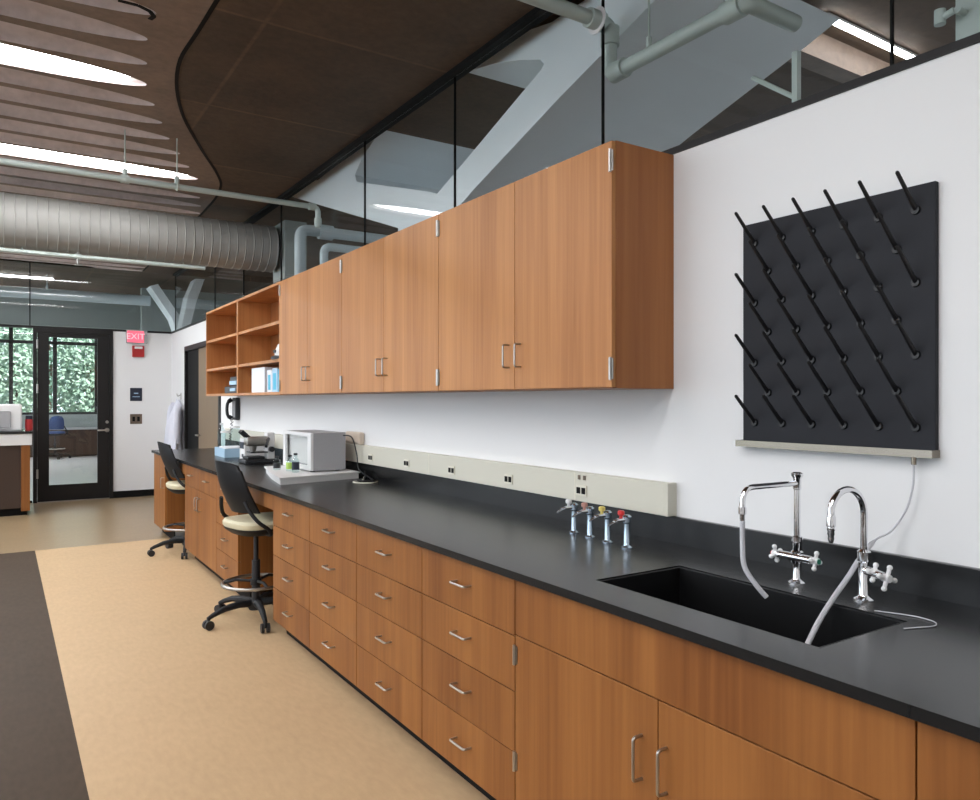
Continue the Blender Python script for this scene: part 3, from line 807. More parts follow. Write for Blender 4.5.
# ------------------------------------------------------------------ chairs
def make_chair(label, shell, seatm, name='lab_chair', a0=192, rz=12):
    t = thing(name, label, 'chair')
    bm = B(); lathe(bm, [(.045, .07), (.052, .085), (.052, .125), (.035, .14)], (0, 0, 0), 20); obj('hub', bm, M['chairblack'], t, SH, local=True)
    for q in range(5):
        a = math.radians(a0 - rz + 72 * q); dx, dy = math.cos(a), math.sin(a)
        bm = B()
        path = [Vector((dx * r, dy * r, z)) for r, z in ((.03, .115), (.12, .122), (.22, .112), (.30, .085), (.335, .068))]
        tube(bm, path, [.026, .024, .020, .016, .013], 10)
        lg = obj('leg', bm, M['chairblack'], t, SH, local=True)
        bm = B(); c = Vector((dx * .33, dy * .33, .03))
        cyl(bm, c + Vector((0, 0, .028)), c + Vector((0, 0, .05)), .010, n=10)
        sd = Vector((-dy, dx, 0))
        for s in (-1, 1): cyl(bm, c + sd * s * .008, c + sd * s * .027, .030, n=18)
        box(bm, c.x - .010, c.y - .010, c.z, c.x + .010, c.y + .010, c.z + .034, .003)
        obj('caster', bm, M['blackplastic'], lg, SH, local=True)
    bm = B(); cyl(bm, (0, 0, .13), (0, 0, .40), .027); cyl(bm, (0, 0, .40), (0, 0, .60), .016); obj('gas_column', bm, M['blackplastic'], t, SH, local=True)
    bm = B(); tube(bm, [(.215 * math.cos(2 * PI * i / 40), .215 * math.sin(2 * PI * i / 40), .25) for i in range(40)], .011, 10, closed=True)
    fr = obj('foot_ring', bm, M['steel'], t, SH, local=True)
    bm = B(); cyl(bm, (0, 0, .235), (0, 0, .275), .036)
    for q in range(3):
        a = 2 * PI * q / 3 + .4; tube(bm, [(.03 * math.cos(a), .03 * math.sin(a), .26), (.13 * math.cos(a), .13 * math.sin(a), .27), (.21 * math.cos(a), .21 * math.sin(a), .25)], .010, 8)
    obj('ring_spokes', bm, M['chairblack'], fr, SH, local=True)
    # squircle seat
    def sq(rx, ry, n=36):
        out = []
        for i in range(n):
            a = 2 * PI * i / n; c, s = math.cos(a), math.sin(a)
            out.append((rx * math.copysign(abs(c) ** .62, c), ry * math.copysign(abs(s) ** .62, s)))
        return out
    def stack(layers):
        bm = B(); rings = []
        for rx, ry, z, dish in layers: rings.append([bm.verts.new((x + .035, y, z + dish * (abs(x) / .23) ** 2)) for x, y in sq(rx, ry)])
        for A, C in zip(rings, rings[1:]):
            n = len(A)
            for j in range(n): bm.faces.new((A[j], A[(j + 1) % n], C[(j + 1) % n], C[j]))
        bm.faces.new(rings[0][::-1]); bm.faces.new(rings[-1]); return bm
    obj('seat_pan', stack([(.10, .10, .575, 0), (.17, .17, .585, 0), (.208, .215, .615, 0), (.215, .222, .632, 0)]), M['chairblack'], t, SH, local=True)
    obj('seat_cushion', stack([(.212, .218, .632, 0), (.219, .226, .645, 0), (.219, .226, .664, .004), (.205, .212, .678, .006), (.14, .14, .682, 0)]), seatm, t, SH, local=True)
    # curved backrest shell
    bm = B(); nu, nv = 15, 12; T = .014
    def P(u, v, off):
        half = .188 - .065 * v ** 2 - .01 * (1 - v) ** 2
        x = -.135 - .125 * v - .02 * math.sin(v * PI) + .075 * u * u
        zz = .735 + .345 * v - (.03 * u * u if v > .9 else 0)
        return Vector((x - off, half * u, zz))
    grids = []
    for off in (0, T):
        grids.append([[bm.verts.new(P(-1 + 2 * i / (nu - 1), j / (nv - 1), off)) for j in range(nv)] for i in range(nu)])
    for g_ in grids:
        for i in range(nu - 1):
            for j in range(nv - 1): bm.faces.new((g_[i][j], g_[i + 1][j], g_[i + 1][j + 1], g_[i][j + 1]))
    g0, g1 = grids
    rim = [(i, 0) for i in range(nu)] + [(nu - 1, j) for j in range(1, nv)] + [(i, nv - 1) for i in range(nu - 2, -1, -1)] + [(0, j) for j in range(nv - 2, 0, -1)]
    for (a, b), (c, d_) in zip(rim, rim[1:] + rim[:1]): bm.faces.new((g0[a][b], g0[c][d_], g1[c][d_], g1[a][b]))
    obj('backrest', bm, shell, t, SH, local=True)
    for s in (-1, 1):
        bm = B()
        tube(bm, smooth_path([(-.02, s * .13, .60), (-.02, s * .235, .60), (-.05, s * .258, .64), (-.11, s * .245, .69), (-.145, s * .205, .75), (-.165, s * .165, .82)], 5), [.013] * 26, 10)
        obj('back_bracket', bm, M['chairblack'], t, SH, local=True)
    t.rotation_euler = (0, 0, math.radians(rz))
    return t
c1 = make_chair('black-shelled lab chair with cream seat, nearer of the two at the bench', M['chairblack'], M['cream'])
c1['group'] = 'lab chairs at the bench'
c1.location = (1.43, 5.07, 0)
c2 = copy_tree(c1); c2.location = (1.506, 7.66, 0); c2.rotation_euler = (0, 0, math.radians(2))
c2['label'] = 'black-shelled lab chair with cream seat at the far knee space, farther of two'
p = ony(55, 440, 21.7)
c3 = make_chair('blue-backed chair seen through the glass door', M['blue'], M['blue'], 'office_chair')
c3.location = (p.x, 21.7, 0); c3.rotation_euler = (0, 0, math.radians(100))

# ------------------------------------------------------------------ bench-top equipment
zc = CT_Z + .0005
t = thing('tray', 'low white tray on the countertop under the grey instrument', 'tray', (1.8, 5.08, zc))
bm = B(); prism(bm, [(1.53, 4.86, zc), (2.13, 4.98, zc), (2.13, 5.76, zc), (1.70, 5.76, zc), (1.59, 5.25, zc)], (0, 0, .038)); obj('body', bm, M['instr_w'], t)
bm = B(); prism(bm, [(1.52, 4.85, zc + .038), (2.14, 4.97, zc + .038), (2.14, 5.77, zc + .038), (1.69, 5.77, zc + .038), (1.58, 5.25, zc + .038)], (0, 0, .010)); obj('rim', bm, M['instr_w'], t)
zi = zc + .049
t = thing('analytical_instrument', 'boxy grey instrument with a white glazed front standing on the white tray', 'instrument', (1.96, 5.3, zi))
bm = B(); X0, X1, Y0, Y1, ZT = 1.80, 2.08, 5.10, 5.72, zi + .275
box(bm, X0 + .04, Y0, zi + .008, X1, Y0 + .018, ZT); box(bm, X0 + .04, Y1 - .018, zi + .008, X1, Y1, ZT)
box(bm, X0 + .04, Y0 + .018, ZT - .018, X1, Y1 - .018, ZT); box(bm, X1 - .018, Y0 + .018, zi + .008, X1, Y1 - .018, ZT - .018)
box(bm, X0 + .04, Y0 + .018, zi + .008, X1 - .018, Y1 - .018, zi + .045)
obj('housing', bm, M['instr'], t)
bm = B()
box(bm, X0 + .02, Y0, zi + .008, X0 + .04, Y0 + .07, ZT, .002); box(bm, X0 + .02, Y1 - .05, zi + .008, X0 + .04, Y1, ZT, .002)
box(bm, X0 + .02, Y0 + .07, ZT - .025, X0 + .04, Y1 - .05, ZT, .002); box(bm, X0 + .02, Y0 + .07, zi + .008, X0 + .04, Y1 - .05, zi + .04, .002)
obj('front_frame', bm, M['instr_w'], t)
bm = B(); box(bm, X0 + .06, Y0 + .02, zi + .046, X1 - .03, Y1 - .02, ZT - .02); obj('chamber', bm, M['instr_w'], t)
bm = B(); box(bm, X0 + .027, Y0 + .07, zi + .04, X0 + .031, Y1 - .05, ZT - .025); obj('front_glass', bm, M['glass'], t)
bm = B()
for xx in (X0 + .05, X1 - .04):
    for yy in (Y0 + .05, Y1 - .05): cyl(bm, (xx, yy, zi), (xx, yy, zi + .009), .016)
obj('feet', bm, M['blackplastic'], t, SH)
bm = B(); tube(bm, smooth_path([(2.06, 5.09, zi + .255), (2.10, 5.03, zi + .24), (2.125, 5.0, zi + .12), (2.12, 4.95, zi + .02), (2.16, 4.85, zc + .012), (2.12, 4.72, zc + .012), (2.05, 4.70, zc + .012), (2.03, 4.80, zc + .012), (2.12, 4.86, zc + .012), (2.165, 4.95, zc + .05)], 6), .005, 8)
solo('power_cord', bm, M['blackplastic'], 'dark power cord looping behind the grey instrument onto the countertop', 'cord', smooth=SH)
bm = B(); tube(bm, smooth_path([(2.15, 4.93, zc + .012), (2.08, 4.80, zc + .006), (1.99, 4.74, zc + .006), (1.98, 4.66, zc + .006), (2.06, 4.60, zc + .006), (2.13, 4.66, zc + .006)], 6), .004, 8)
solo('data_cord', bm, M['ivory'], 'pale cord coiled on the countertop beside the tray', 'cord', smooth=SH)

# small bottles in front of the instrument
for i, (bx, by, h, cm, lab) in enumerate(((1.73, 5.28, .10, M['limegreen'], 'small clear bottle with a lime label beside the grey instrument'),
                                          (1.68, 5.42, .085, M['blackplastic'], 'small clear bottle with a dark label left of the lime-labelled one'),
                                          (1.735, 5.17, .12, M['navy'], 'slim clear bottle with a navy label right of the lime-labelled one'))):
    t = thing('reagent_bottle', lab, 'bottle', (bx, by, zi), 0, 'small bottles by the instrument')
    bm = B(); lathe(bm, [(.024, 0), (.026, .004), (.026, h * .7), (.012, h * .85), (.012, h)], (bx, by, zi), 18); obj('body', bm, M['glassware'], t, SH)
    bm = B(); lathe(bm, [(.0268, h * .15), (.0268, h * .6)], (bx, by, zi), 18); obj('label_band', bm, cm, t, SH)
    bm = B(); cyl(bm, (bx, by, zi + h), (bx, by, zi + h + .015), .014); obj('cap', bm, M['blackplastic'], t, SH)

# stereo microscope
mx_, my_ = 1.93, 6.72
t = thing('microscope', 'silver and black microscope with a dark base, left of the grey instrument', 'microscope', (mx_, my_, zc))
bm = B(); box(bm, mx_ - .16, my_ - .12, zc, mx_ + .14, my_ + .12, zc + .035, .01); box(bm, mx_ - .13, my_ - .09, zc + .035, mx_ + .02, my_ + .09, zc + .06, .008); obj('base', bm, M['blackplastic'], t)
bm = B(); box(bm, mx_ + .05, my_ - .05, zc + .03, mx_ + .12, my_ + .05, zc + .27, .012); obj('column', bm, M['instr_w'], t)
bm = B(); box(bm, mx_ - .13, my_ - .06, zc + .15, mx_ + .07, my_ + .06, zc + .235, .015); cyl(bm, (mx_ - .06, my_, zc + .15), (mx_ - .06, my_, zc + .10), .035, .025); obj('head', bm, M['steel'], t, SH)
for s in (-1, 1):
    bm = B(); cyl(bm, (mx_ - .10, my_ + s * .032, zc + .22), (mx_ - .17, my_ + s * .032, zc + .285), .018); obj('eyepiece', bm, M['blackplastic'], t, SH)
    bm = B(); cyl(bm, (mx_ + .085, my_ + s * .05, zc + .12), (mx_ + .085, my_ + s * .085, zc + .12), .024); obj('focus_knob', bm, M['blackplastic'], t, SH)
bm = B(); box(bm, mx_ - .10, my_ - .07, zc + .09, mx_ + .05, my_ + .07, zc + .10); obj('stage', bm, M['blackplastic'], t)
bm = B(); tube(bm, smooth_path([(mx_ + .05, my_ - .05, zc + .20), (mx_ + .02, my_ - .2, zc + .22), (mx_ - .05, my_ - .38, zc + .19), (mx_ - .08, my_ - .46, zc + .17)], 5), .012, 10); obj('light_arm', bm, M['blackplastic'], t, SH)
# white electronics box beside it
t = thing('control_unit', 'small white control box on the bench just beyond the microscope', 'instrument', (1.95, 7.08, zc))
bm = B(); box(bm, 1.86, 6.97, zc + .006, 2.10, 7.14, zc + .20, .006); box(bm, 1.88, 6.99, zc, 2.08, 7.12, zc + .006); obj('housing', bm, M['instr_w'], t)
bm = B(); box(bm, 1.857, 6.99, zc + .11, 1.861, 7.12, zc + .17); box(bm, 1.857, 7.0, zc + .03, 1.861, 7.05, zc + .06); obj('front_panel', bm, M['navy'], t)
# blue tip tray
t = thing('blue_bin', 'light blue open plastic bin on the far stretch of countertop', 'bin', (1.9, 7.6, zc))
bm = B(); x0, x1, y0, y1 = 1.80, 2.04, 7.45, 7.85
box(bm, x0, y0, zc, x1, y1, zc + .006)
for q in ((x0, y0, x0 + .006, y1), (x1 - .006, y0, x1, y1), (x0 + .006, y0, x1 - .006, y0 + .006), (x0 + .006, y1 - .006, x1 - .006, y1)): box(bm, q[0], q[1], zc + .006, q[2], q[3], zc + .085)
obj('bin', bm, M['lightblue'], t)
t = thing('paper_stack', 'stack of white sheets lying in the light blue bin', 'paper', (1.92, 7.62, zc + .007))
bm = B(); box(bm, 1.83, 7.48, zc + .0065, 2.01, 7.78, zc + .095); obj('sheets', bm, M['paper'], t)
# glassware under the wall phone
for i, (bx, by, h, r, lab) in enumerate(((2.08, 8.15, .26, .05, 'tall clear glass cylinder under the wall phone, nearest of three'),
                                         (2.05, 8.42, .20, .06, 'stout clear glass jar under the wall phone, between cylinder and flask'),
                                         (2.07, 8.70, .28, .045, 'clear glass flask under the wall phone, closest to the side door'))):
    t = thing('glass_jar', lab, 'glassware', (bx, by, zc), 0, 'clear glassware under the phone')
    bm = B(); lathe(bm, [(r * .96, 0), (r, .006), (r, h * .75), (r * (.9 if i < 2 else .35), h * .9), (r * (.95 if i < 2 else .4), h)], (bx, by, zc), 20); obj('vessel', bm, M['glassware'], t, SH)
    bm = B(); cyl(bm, (bx, by, zc + h), (bx, by, zc + h + .02), r * (.98 if i < 2 else .42)); obj('stopper', bm, M['instr_w'], t, SH)

# wall phone
yp = onx(238, 408, WX).y
t = thing('wall_phone', 'black wall phone with coiled cord under the far end of the shelf units', 'phone', (WX, yp, 1.35))
bm = B(); box(bm, WX - .05, yp - .10, 1.25, WX - .001, yp + .06, 1.50, .012); obj('body', bm, M['blackplastic'], t)
bm = B(); box(bm, WX - .056, yp - .085, 1.28, WX - .050, yp - .01, 1.46, .003); obj('keypad', bm, M['instr'], t)
bm = B(); tube(bm, smooth_path([(WX - .06, yp + .04, 1.27), (WX - .105, yp + .04, 1.31), (WX - .105, yp + .04, 1.43), (WX - .06, yp + .04, 1.48)], 5), [.024] * 4 + [.017] * 8 + [.024] * 4, 12); obj('handset', bm, M['blackplastic'], t, SH)
bm = B(); pts = []
for i in range(160):
    a = i * .9; f = i / 159
    pts.append((WX - .06 - .03 * math.sin(f * PI) + .009 * math.cos(a), yp + .04 - .05 * f + .009 * math.sin(a), 1.26 - .28 * math.sin(f * PI)))
tube(bm, pts, .0028, 6); obj('coiled_cord', bm, M['kick'], t, SH)

# ------------------------------------------------------------------ back wall fittings
def on_back(px, py): return ony(px, py, BACK_Y)
a, b = on_back(126, 343), on_back(147, 331)
t = thing('exit_sign', 'glowing pinkish red EXIT sign high on the white back wall', 'exit sign', ((a.x + b.x) / 2, BACK_Y, a.z))
bm = B(); box(bm, a.x, BACK_Y - .045, a.z, b.x, BACK_Y - .001, b.z, .004); obj('housing', bm, M['instr'], t)
bm = B(); box(bm, a.x + .012, BACK_Y - .048, a.z + .012, b.x - .05, BACK_Y - .0455, b.z - .012); obj('face', bm, M['exit'], t)
fc = bpy.data.curves.new('lettering', 'FONT'); fc.body = 'EXIT'; fc.size = .125; fc.extrude = .001; fc.align_x = 'CENTER'; fc.align_y = 'CENTER'
fc.materials.append(M['exit_txt']); tmp = bpy.data.objects.new('lettering_curve', fc); fm = bpy.data.meshes.new_from_object(tmp); bpy.data.objects.remove(tmp)
fo = link(bpy.data.objects.new('lettering', fm)); fo.parent = t
fo_loc = Vector(((a.x + b.x) / 2 - .02, BACK_Y - .0505, (a.z + b.z) / 2)) - ORG[t.name]; fo.location = fo_loc; fo.rotation_euler = (PI / 2, 0, 0)
a, b = on_back(132, 357), on_back(144, 346)
t = thing('fire_alarm', 'red fire alarm strobe on the white wall below the exit sign', 'alarm', ((a.x + b.x) / 2, BACK_Y, a.z))
bm = B(); box(bm, a.x, BACK_Y - .04, a.z, b.x, BACK_Y - .001, b.z, .008); obj('housing', bm, M['red'], t)
bm = B(); box(bm, a.x + .03, BACK_Y - .065, b.z - .05, b.x - .03, BACK_Y - .04, b.z - .015, .006); obj('strobe', bm, M['instr_w'], t)
a, b = on_back(130, 401), on_back(142, 388)
t = thing('room_sign', 'small square navy wall sign beside the glass door', 'sign', ((a.x + b.x) / 2, BACK_Y, a.z))
bm = B(); box(bm, a.x, BACK_Y - .010, a.z, b.x, BACK_Y - .001, b.z, .002); obj('plate', bm, M['navy'], t)
bm = B(); cx = (a.x + b.x) / 2; box(bm, cx - .03, BACK_Y - .012, a.z + .11, cx + .03, BACK_Y - .0102, a.z + .125); box(bm, cx - .05, BACK_Y - .012, a.z + .06, cx + .05, BACK_Y - .0102, a.z + .07); obj('marking', bm, M['lightblue'], t)
a, b = on_back(130, 424), on_back(142, 414)
t = thing('wall_plate', 'bronze two-gang switch plate on the white wall below the navy sign', 'switch', ((a.x + b.x) / 2, BACK_Y, a.z))
bm = B(); box(bm, a.x, BACK_Y - .008, a.z, b.x, BACK_Y - .001, b.z, .002); obj('plate', bm, M['bronze'], t)
for q in (.3, .7):
    xx = a.x + (b.x - a.x) * q
    bm = B(); box(bm, xx - .018, BACK_Y - .012, a.z + .04, xx + .018, BACK_Y - .008, b.z - .04, .001); obj('rocker', bm, M['kick'], t)

# lab coat on a hook by the corner
t = thing('lab_coat', 'white lab coat hanging on the wall beside the side doorway', 'coat', (WX - .1, 12.0, .75))
hp = Vector((WX - .012, 11.73, 1.52))
bm = B(); nr, nn = 14, 40; rings = []
for i in range(nr):
    f = i / (nr - 1); z = 1.50 - .80 * f
    hw = .05 + .21 * min(1, f * 3) ** .7 + .05 * f; dp = .025 + .055 * min(1, f * 2) + .03 * f
    ring = []
    for j in range(nn):
        a = 2 * PI * j / nn; fold = 1 + .10 * f * math.sin(a * 7 + 1.3 * f)
        ring.append(bm.verts.new((WX - .015 - dp + dp * math.cos(a) * fold * .95, hp.y + hw * math.sin(a) * fold, z - .05 * abs(math.sin(a)) * (1 - f))))
    rings.append(ring)
for A, C in zip(rings, rings[1:]):
    for j in range(nn): bm.faces.new((A[j], A[(j + 1) % nn], C[(j + 1) % nn], C[j]))
bm.faces.new(rings[0][::-1]); bm.faces.new(rings[-1])
obj('body', bm, M['coat'], t, SH)
for s in (-1, 1):
    bm = B(); tube(bm, smooth_path([(WX - .07, hp.y + s * .16, 1.40), (WX - .10, hp.y + s * .25, 1.30), (WX - .11, hp.y + s * .27, 1.05), (WX - .11, hp.y + s * .26, .85)], 5), .05, 12); obj('sleeve', bm, M['coat'], t, SH)
t = thing('coat_hook', 'small metal coat hook holding the white lab coat', 'hook', hp)
bm = B(); box(bm, WX - .008, hp.y - .02, 1.48, WX - .001, hp.y + .02, 1.58, .002); tube(bm, smooth_path([(WX - .008, hp.y, 1.55), (WX - .05, hp.y, 1.53), (WX - .06, hp.y, 1.57)], 5), .006, 8); obj('hook', bm, M['steel'], t, SH)

# ------------------------------------------------------------------ island at far left with an instrument
IY, IX1 = 11.2, .30
t = thing('lab_island', 'dark cherry lab island with white upstand and black ledge left of the glass door', 'island', (-.6, IY + .4, 0))
bm = B(); box(bm, -2.2, IY + .02, .10, IX1 - .10, IY + .9, .90); obj('body', bm, M['darkwood'], t)
bm = B(); box(bm, IX1 - .098, IY, 0.06, IX1, IY + .92, .90, .003); obj('end_panel', bm, M['wood'], t)
bm = B(); box(bm, -2.2, IY + .08, 0, IX1 - .03, IY + .85, .10); obj('toe_kick', bm, M['kick'], t)
bm = B(); box(bm, -2.22, IY - .02, .90, IX1 + .02, IY + .94, 1.045, .004); obj('upstand', bm, M['whiteplastic'], t)
bm = B(); box(bm, -2.24, IY - .04, 1.046, IX1 + .03, IY + .96, 1.076, .004); obj('ledge', bm, M['epoxy'], t)
t = thing('bench_instrument', 'pale grey instrument with a round-cornered front standing on the island', 'instrument', (-.2, IY + .4, 1.0765))
a, b = ony(-12, 430, IY + .2).x, ony(22, 430, IY + .2).x
bm = B(); box(bm, a, IY + .2, 1.0765, b, IY + .6, 1.42, .02); obj('housing', bm, M['instr_w'], t)
bm = B(); box(bm, a + .03, IY + .185, 1.11, b - .12, IY + .2, 1.33, .02); obj('front_panel', bm, M['instr'], t)
t = thing('small_canister', 'small brick-red canister with dark lid at the island end', 'canister', (b + .1, IY + .3, 1.0765))
bm = B(); cyl(bm, (b + .08, IY + .3, 1.0765), (b + .08, IY + .3, 1.22), .045); obj('body', bm, M['red'], t, SH)
bm = B(); cyl(bm, (b + .08, IY + .3, 1.22), (b + .08, IY + .3, 1.27), .04); obj('lid', bm, M['navy'], t, SH)

# low cabinet below the outside window
t = thing('window_cabinet', 'dark low cabinet with grey top under the outside window, seen through the door', 'cabinet', (1.2, YF - .35, 0))
bm = B(); box(bm, .4, YF - .6, 0.02, 3.4, YF - .02, .70); obj('body', bm, M['darkwood'], t)
bm = B(); box(bm, .38, YF - .63, .70, 3.42, YF - .002, .74, .004); obj('top', bm, M['instr'], t)

# ------------------------------------------------------------------ services overhead
# big spiral duct
DY = 7.9
dx0, dx1 = -4.9, onx(276, 300, 2.3).x
pa, pb = ony(0, 191, DY), ony(0, 247, DY)
# tangent-corrected centre height and radius
DZ, DR = (pa.z + pb.z) / 2 - .005, (pa.z - pb.z) / 2 * .965
t = thing('spiral_duct', 'large grey round spiral duct hanging across the room below the ribbed ceiling', 'duct', (0, DY, DZ))
bm = B(); prof = []
x = dx0
while x < 2.36:
    prof += [(DR, x), (DR, x + .071), (DR + .004, x + .074), (DR + .004, x + .079)]; x += .082
lathe(bm, prof, (0, DY, DZ), 48, 'x'); obj('duct_body', bm, M['duct'], t, math.radians(25))
bm = B(); box(bm, 2.45, DY - DR - .03, DZ - DR - .1, 2.68, DY + DR - .1, DZ + DR + .03); obj('end_box', bm, M['grey_green'], t)
for x in (-3, -1.2):
    bm = B(); lathe(bm, [(DR + .007, 0), (DR + .011, 0), (DR + .011, .03), (DR + .007, .03)], (x, DY, DZ), 40, 'x')
    cyl(bm, (x + .015, DY, DZ + DR), (x + .015, DY, CEIL + .05), .006); obj('hanger', bm, M['pipe'], t, SH)

def pipe_run(name, label, pts, r, mat, bends=.05, fit=(), hang=(), cat='pipe', group=None):
    t = thing(name, label, cat, pts[0], 0, group)
    bm = B(); tube(bm, fillet(pts, bends, 6), r, 16); obj('run', bm, mat, t, SH)
    for c, ax in fit:
        c = Vector(c); ax = Vector(ax)
        bm = B(); cyl(bm, c - ax * r * 1.3, c + ax * r * 1.3, r * 1.35); obj('coupling', bm, mat, t, SH)
    for c in hang:
        c = Vector(c)
        bm = B(); tube(bm, [c + Vector((0, 0, 0)) + Vector((0, (r + .004) * math.cos(2 * PI * i / 16), (r + .004) * math.sin(2 * PI * i / 16))) if not isinstance(name, tuple) else c for i in range(16)], .006, 6, closed=True)
        cyl(bm, c + Vector((0, 0, r)), (c.x, c.y, CEIL + .0), .005, n=8); cyl(bm, c + Vector((0, 0, r)), c + Vector((0, 0, r + .05)), .016)
        obj('hanger', bm, mat, t, SH)
    return t
SY = 6.0
pz = ony(0, 161, SY).z
e = ony(318, 212, SY)
h1, h2 = ony(125, 180, SY), ony(177, 185, SY)
pipe_run('sprinkler_pipe', 'thin pale sprinkler pipe crossing the room in front of the big round duct',
         [(-4.9, SY, pz), (e.x, SY, pz), (e.x, SY, pz - .17)], .022, M['pipe'],
         fit=[((h1.x, SY, pz), (1, 0, 0)), ((e.x - .05, SY, pz), (1, 0, 0)), ((e.x, SY, pz - .12), (0, 0, 1))], hang=[(h1.x, SY, pz), (h2.x, SY, pz), (-2, SY, pz)])
QY = 7.85
qz = ony(0, 249.5, QY).z
q1 = ony(205, 270, QY); sx = ony(78, 255, QY).x
t = pipe_run('sprinkler_pipe', 'thin pale pipe with a sprinkler head running under the big round duct',
         [(-4.9, QY, qz), (q1.x, QY, qz)], .020, M['pipe'], fit=[((sx, QY, qz), (1, 0, 0))])
bm = B(); cyl(bm, (sx, QY, qz), (sx, QY, qz + .06), .014); cyl(bm, (sx, QY, qz - .02), (sx, QY, qz - .07), .012, .008)
lathe(bm, [(.005, 0), (.035, .002), (.035, .006), (.005, .008)], (sx, QY, qz - .08), 14); obj('sprinkler_head', bm, M['steel'], t, SH)
for hx_ in (-1.6, .15, 1.5):
    bm = B(); cyl(bm, (hx_, QY, qz + .015), (hx_, QY, DZ - math.sqrt(DR ** 2 - (QY - DY) ** 2) + .004), .005, n=8); obj('hanger', bm, M['pipe'], t, SH)
RY = 13.6
rz_ = ony(0, 291, RY).z
r1 = ony(150, 298, RY); hh = ony(47, 290, RY)
pipe_run('insulated_pipe', 'thick white insulated pipe seen through the glass above the far door', [(-4.9, RY, rz_), (r1.x, RY, rz_)], .085, M['insul'], hang=[(hh.x, RY, rz_)])

# pale blue pipes that turn down behind the wall cabinets
PX = 2.352
def pp(px, py, x=PX): return onx(px, py, x)
a = pp(300, 226); b = pp(300, 285)
c0 = Vector((a.x, a.y, a.z - .03))
pipe_run('riser_pipe', 'thick pale blue pipe that turns down beside the duct end box, above the shelf units', [Vector((3.5, a.y, c0.z)), c0, Vector((c0.x, c0.y, 2.2))], .052, M['insul'], .09,
         fit=[(c0 + Vector((.25, 0, 0)), (1, 0, 0))])
a = pp(324, 244); c0 = Vector((PX, a.y, a.z - .02))
pipe_run('riser_pipe', 'second pale blue pipe turning down just right of the thicker one', [Vector((3.1, c0.y, c0.z)), c0, Vector((PX, c0.y, 2.2))], .036, M['insul'], .07)

# pale pipe that jogs along the glass at top right
ax = 2.345
A0 = onx(607, 27, ax); B0 = onx(613, 70, ax); C0 = onx(747, 7, ax)
zlo = (B0.z + C0.z) / 2
yA = onx(610, 40, ax).y
t = pipe_run('drain_pipe', 'pale green pipe that drops and jogs along the glass above the wall cabinets',
         [(-.6, yA, A0.z), (ax, yA, A0.z), (ax, yA, zlo), (ax, C0.y, zlo), (2.64, C0.y, zlo)], .032, M['pipe'], .045,
         fit=[((ax - .09, yA, A0.z), (1, 0, 0)), ((ax, yA, A0.z - .055), (0, 0, 1)), ((ax, yA - .06, zlo), (0, 1, 0)), ((ax, C0.y + .06, zlo), (0, 1, 0))])
hy = onx(649, 55, ax).y
bm = B(); cyl(bm, (ax, hy, zlo), (ax, hy, CEIL), .005, n=8); cyl(bm, (ax, hy, zlo + .02), (ax, hy, zlo + .075), .012); obj('hanger', bm, M['pipe'], t, SH)
bm = B(); lathe(bm, [(.034, 0), (.06, 0), (.06, .006), (.034, .006)], (GX - .014, yA, A0.z), 24, 'x'); obj('escutcheon', bm, M['whiteplastic'], t, SH)

# white painted concrete struts, outline in the plane just behind the glass, 1 m deep
SXP = 2.43
def solid(bm, pts, depth):
    '''outline in a plane x = const, ear-clipped by hand and given depth along x'''
    P2 = [(p.y, p.z) for p in pts]; n = len(pts)
    cr = lambda o, a, b: (a[0] - o[0]) * (b[1] - o[1]) - (a[1] - o[1]) * (b[0] - o[0])
    area = sum(P2[i][0] * P2[(i + 1) % n][1] - P2[(i + 1) % n][0] * P2[i][1] for i in range(n))
    idx = list(range(n)) if area > 0 else list(range(n))[::-1]
    tris = []
    while len(idx) > 3:
        for k in range(len(idx)):
            i, j, l = idx[k - 1], idx[k], idx[(k + 1) % len(idx)]
            if cr(P2[i], P2[j], P2[l]) <= 0: continue
            if any(cr(P2[i], P2[j], P2[m]) >= 0 and cr(P2[j], P2[l], P2[m]) >= 0 and cr(P2[l], P2[i], P2[m]) >= 0 for m in idx if m not in (i, j, l)): continue
            tris.append((i, j, l)); idx.pop(k); break
        else: raise ValueError('outline crosses itself')
    tris.append(tuple(idx))
    A = [bm.verts.new(p) for p in pts]; C = [bm.verts.new(p + Vector((depth, 0, 0))) for p in pts]
    for i, j, l in tris: bm.faces.new((A[i], A[j], A[l])); bm.faces.new((C[l], C[j], C[i]))
    for i in range(n): bm.faces.new((A[i], C[i], C[(i + 1) % n], A[(i + 1) % n]))
S1 = [(700, -48), (655, 0), (560, 97), (475, 188), (430, 240), (400, 284), (352, 284), (395, 250), (425, 208), (442, 188), (480, 143), (525, 89), (541, 70), (544, 64), (540, 59.5), (520, 60), (496, 63), (466, 72), (497, 50), (522, 30), (532, 29), (552, 22), (600, -10), (628, -48)]
S2 = [(286, 195), (305, 180), (318, 180), (346, 158), (350, 150), (362, 140), (392, 119), (374, 140), (362, 158), (355, 175), (357, 182), (395, 187), (428, 191.5), (438, 194), (445, 199), (440, 215), (408, 249), (398, 249), (398, 228), (340, 211)]
t = thing('concrete_strut', 'white painted zigzag concrete strut slanting up behind the glass above the wall cabinets', 'concrete strut', onx(420, 260, SXP))
for pix, depth, dx in ((S1, 1.0, 0), (S2, .9, .003)):
    bm = B(); solid(bm, [onx(a, b, SXP + dx) for a, b in pix], depth)
    obj('strut_arm', bm, M['concrete_w'], t)
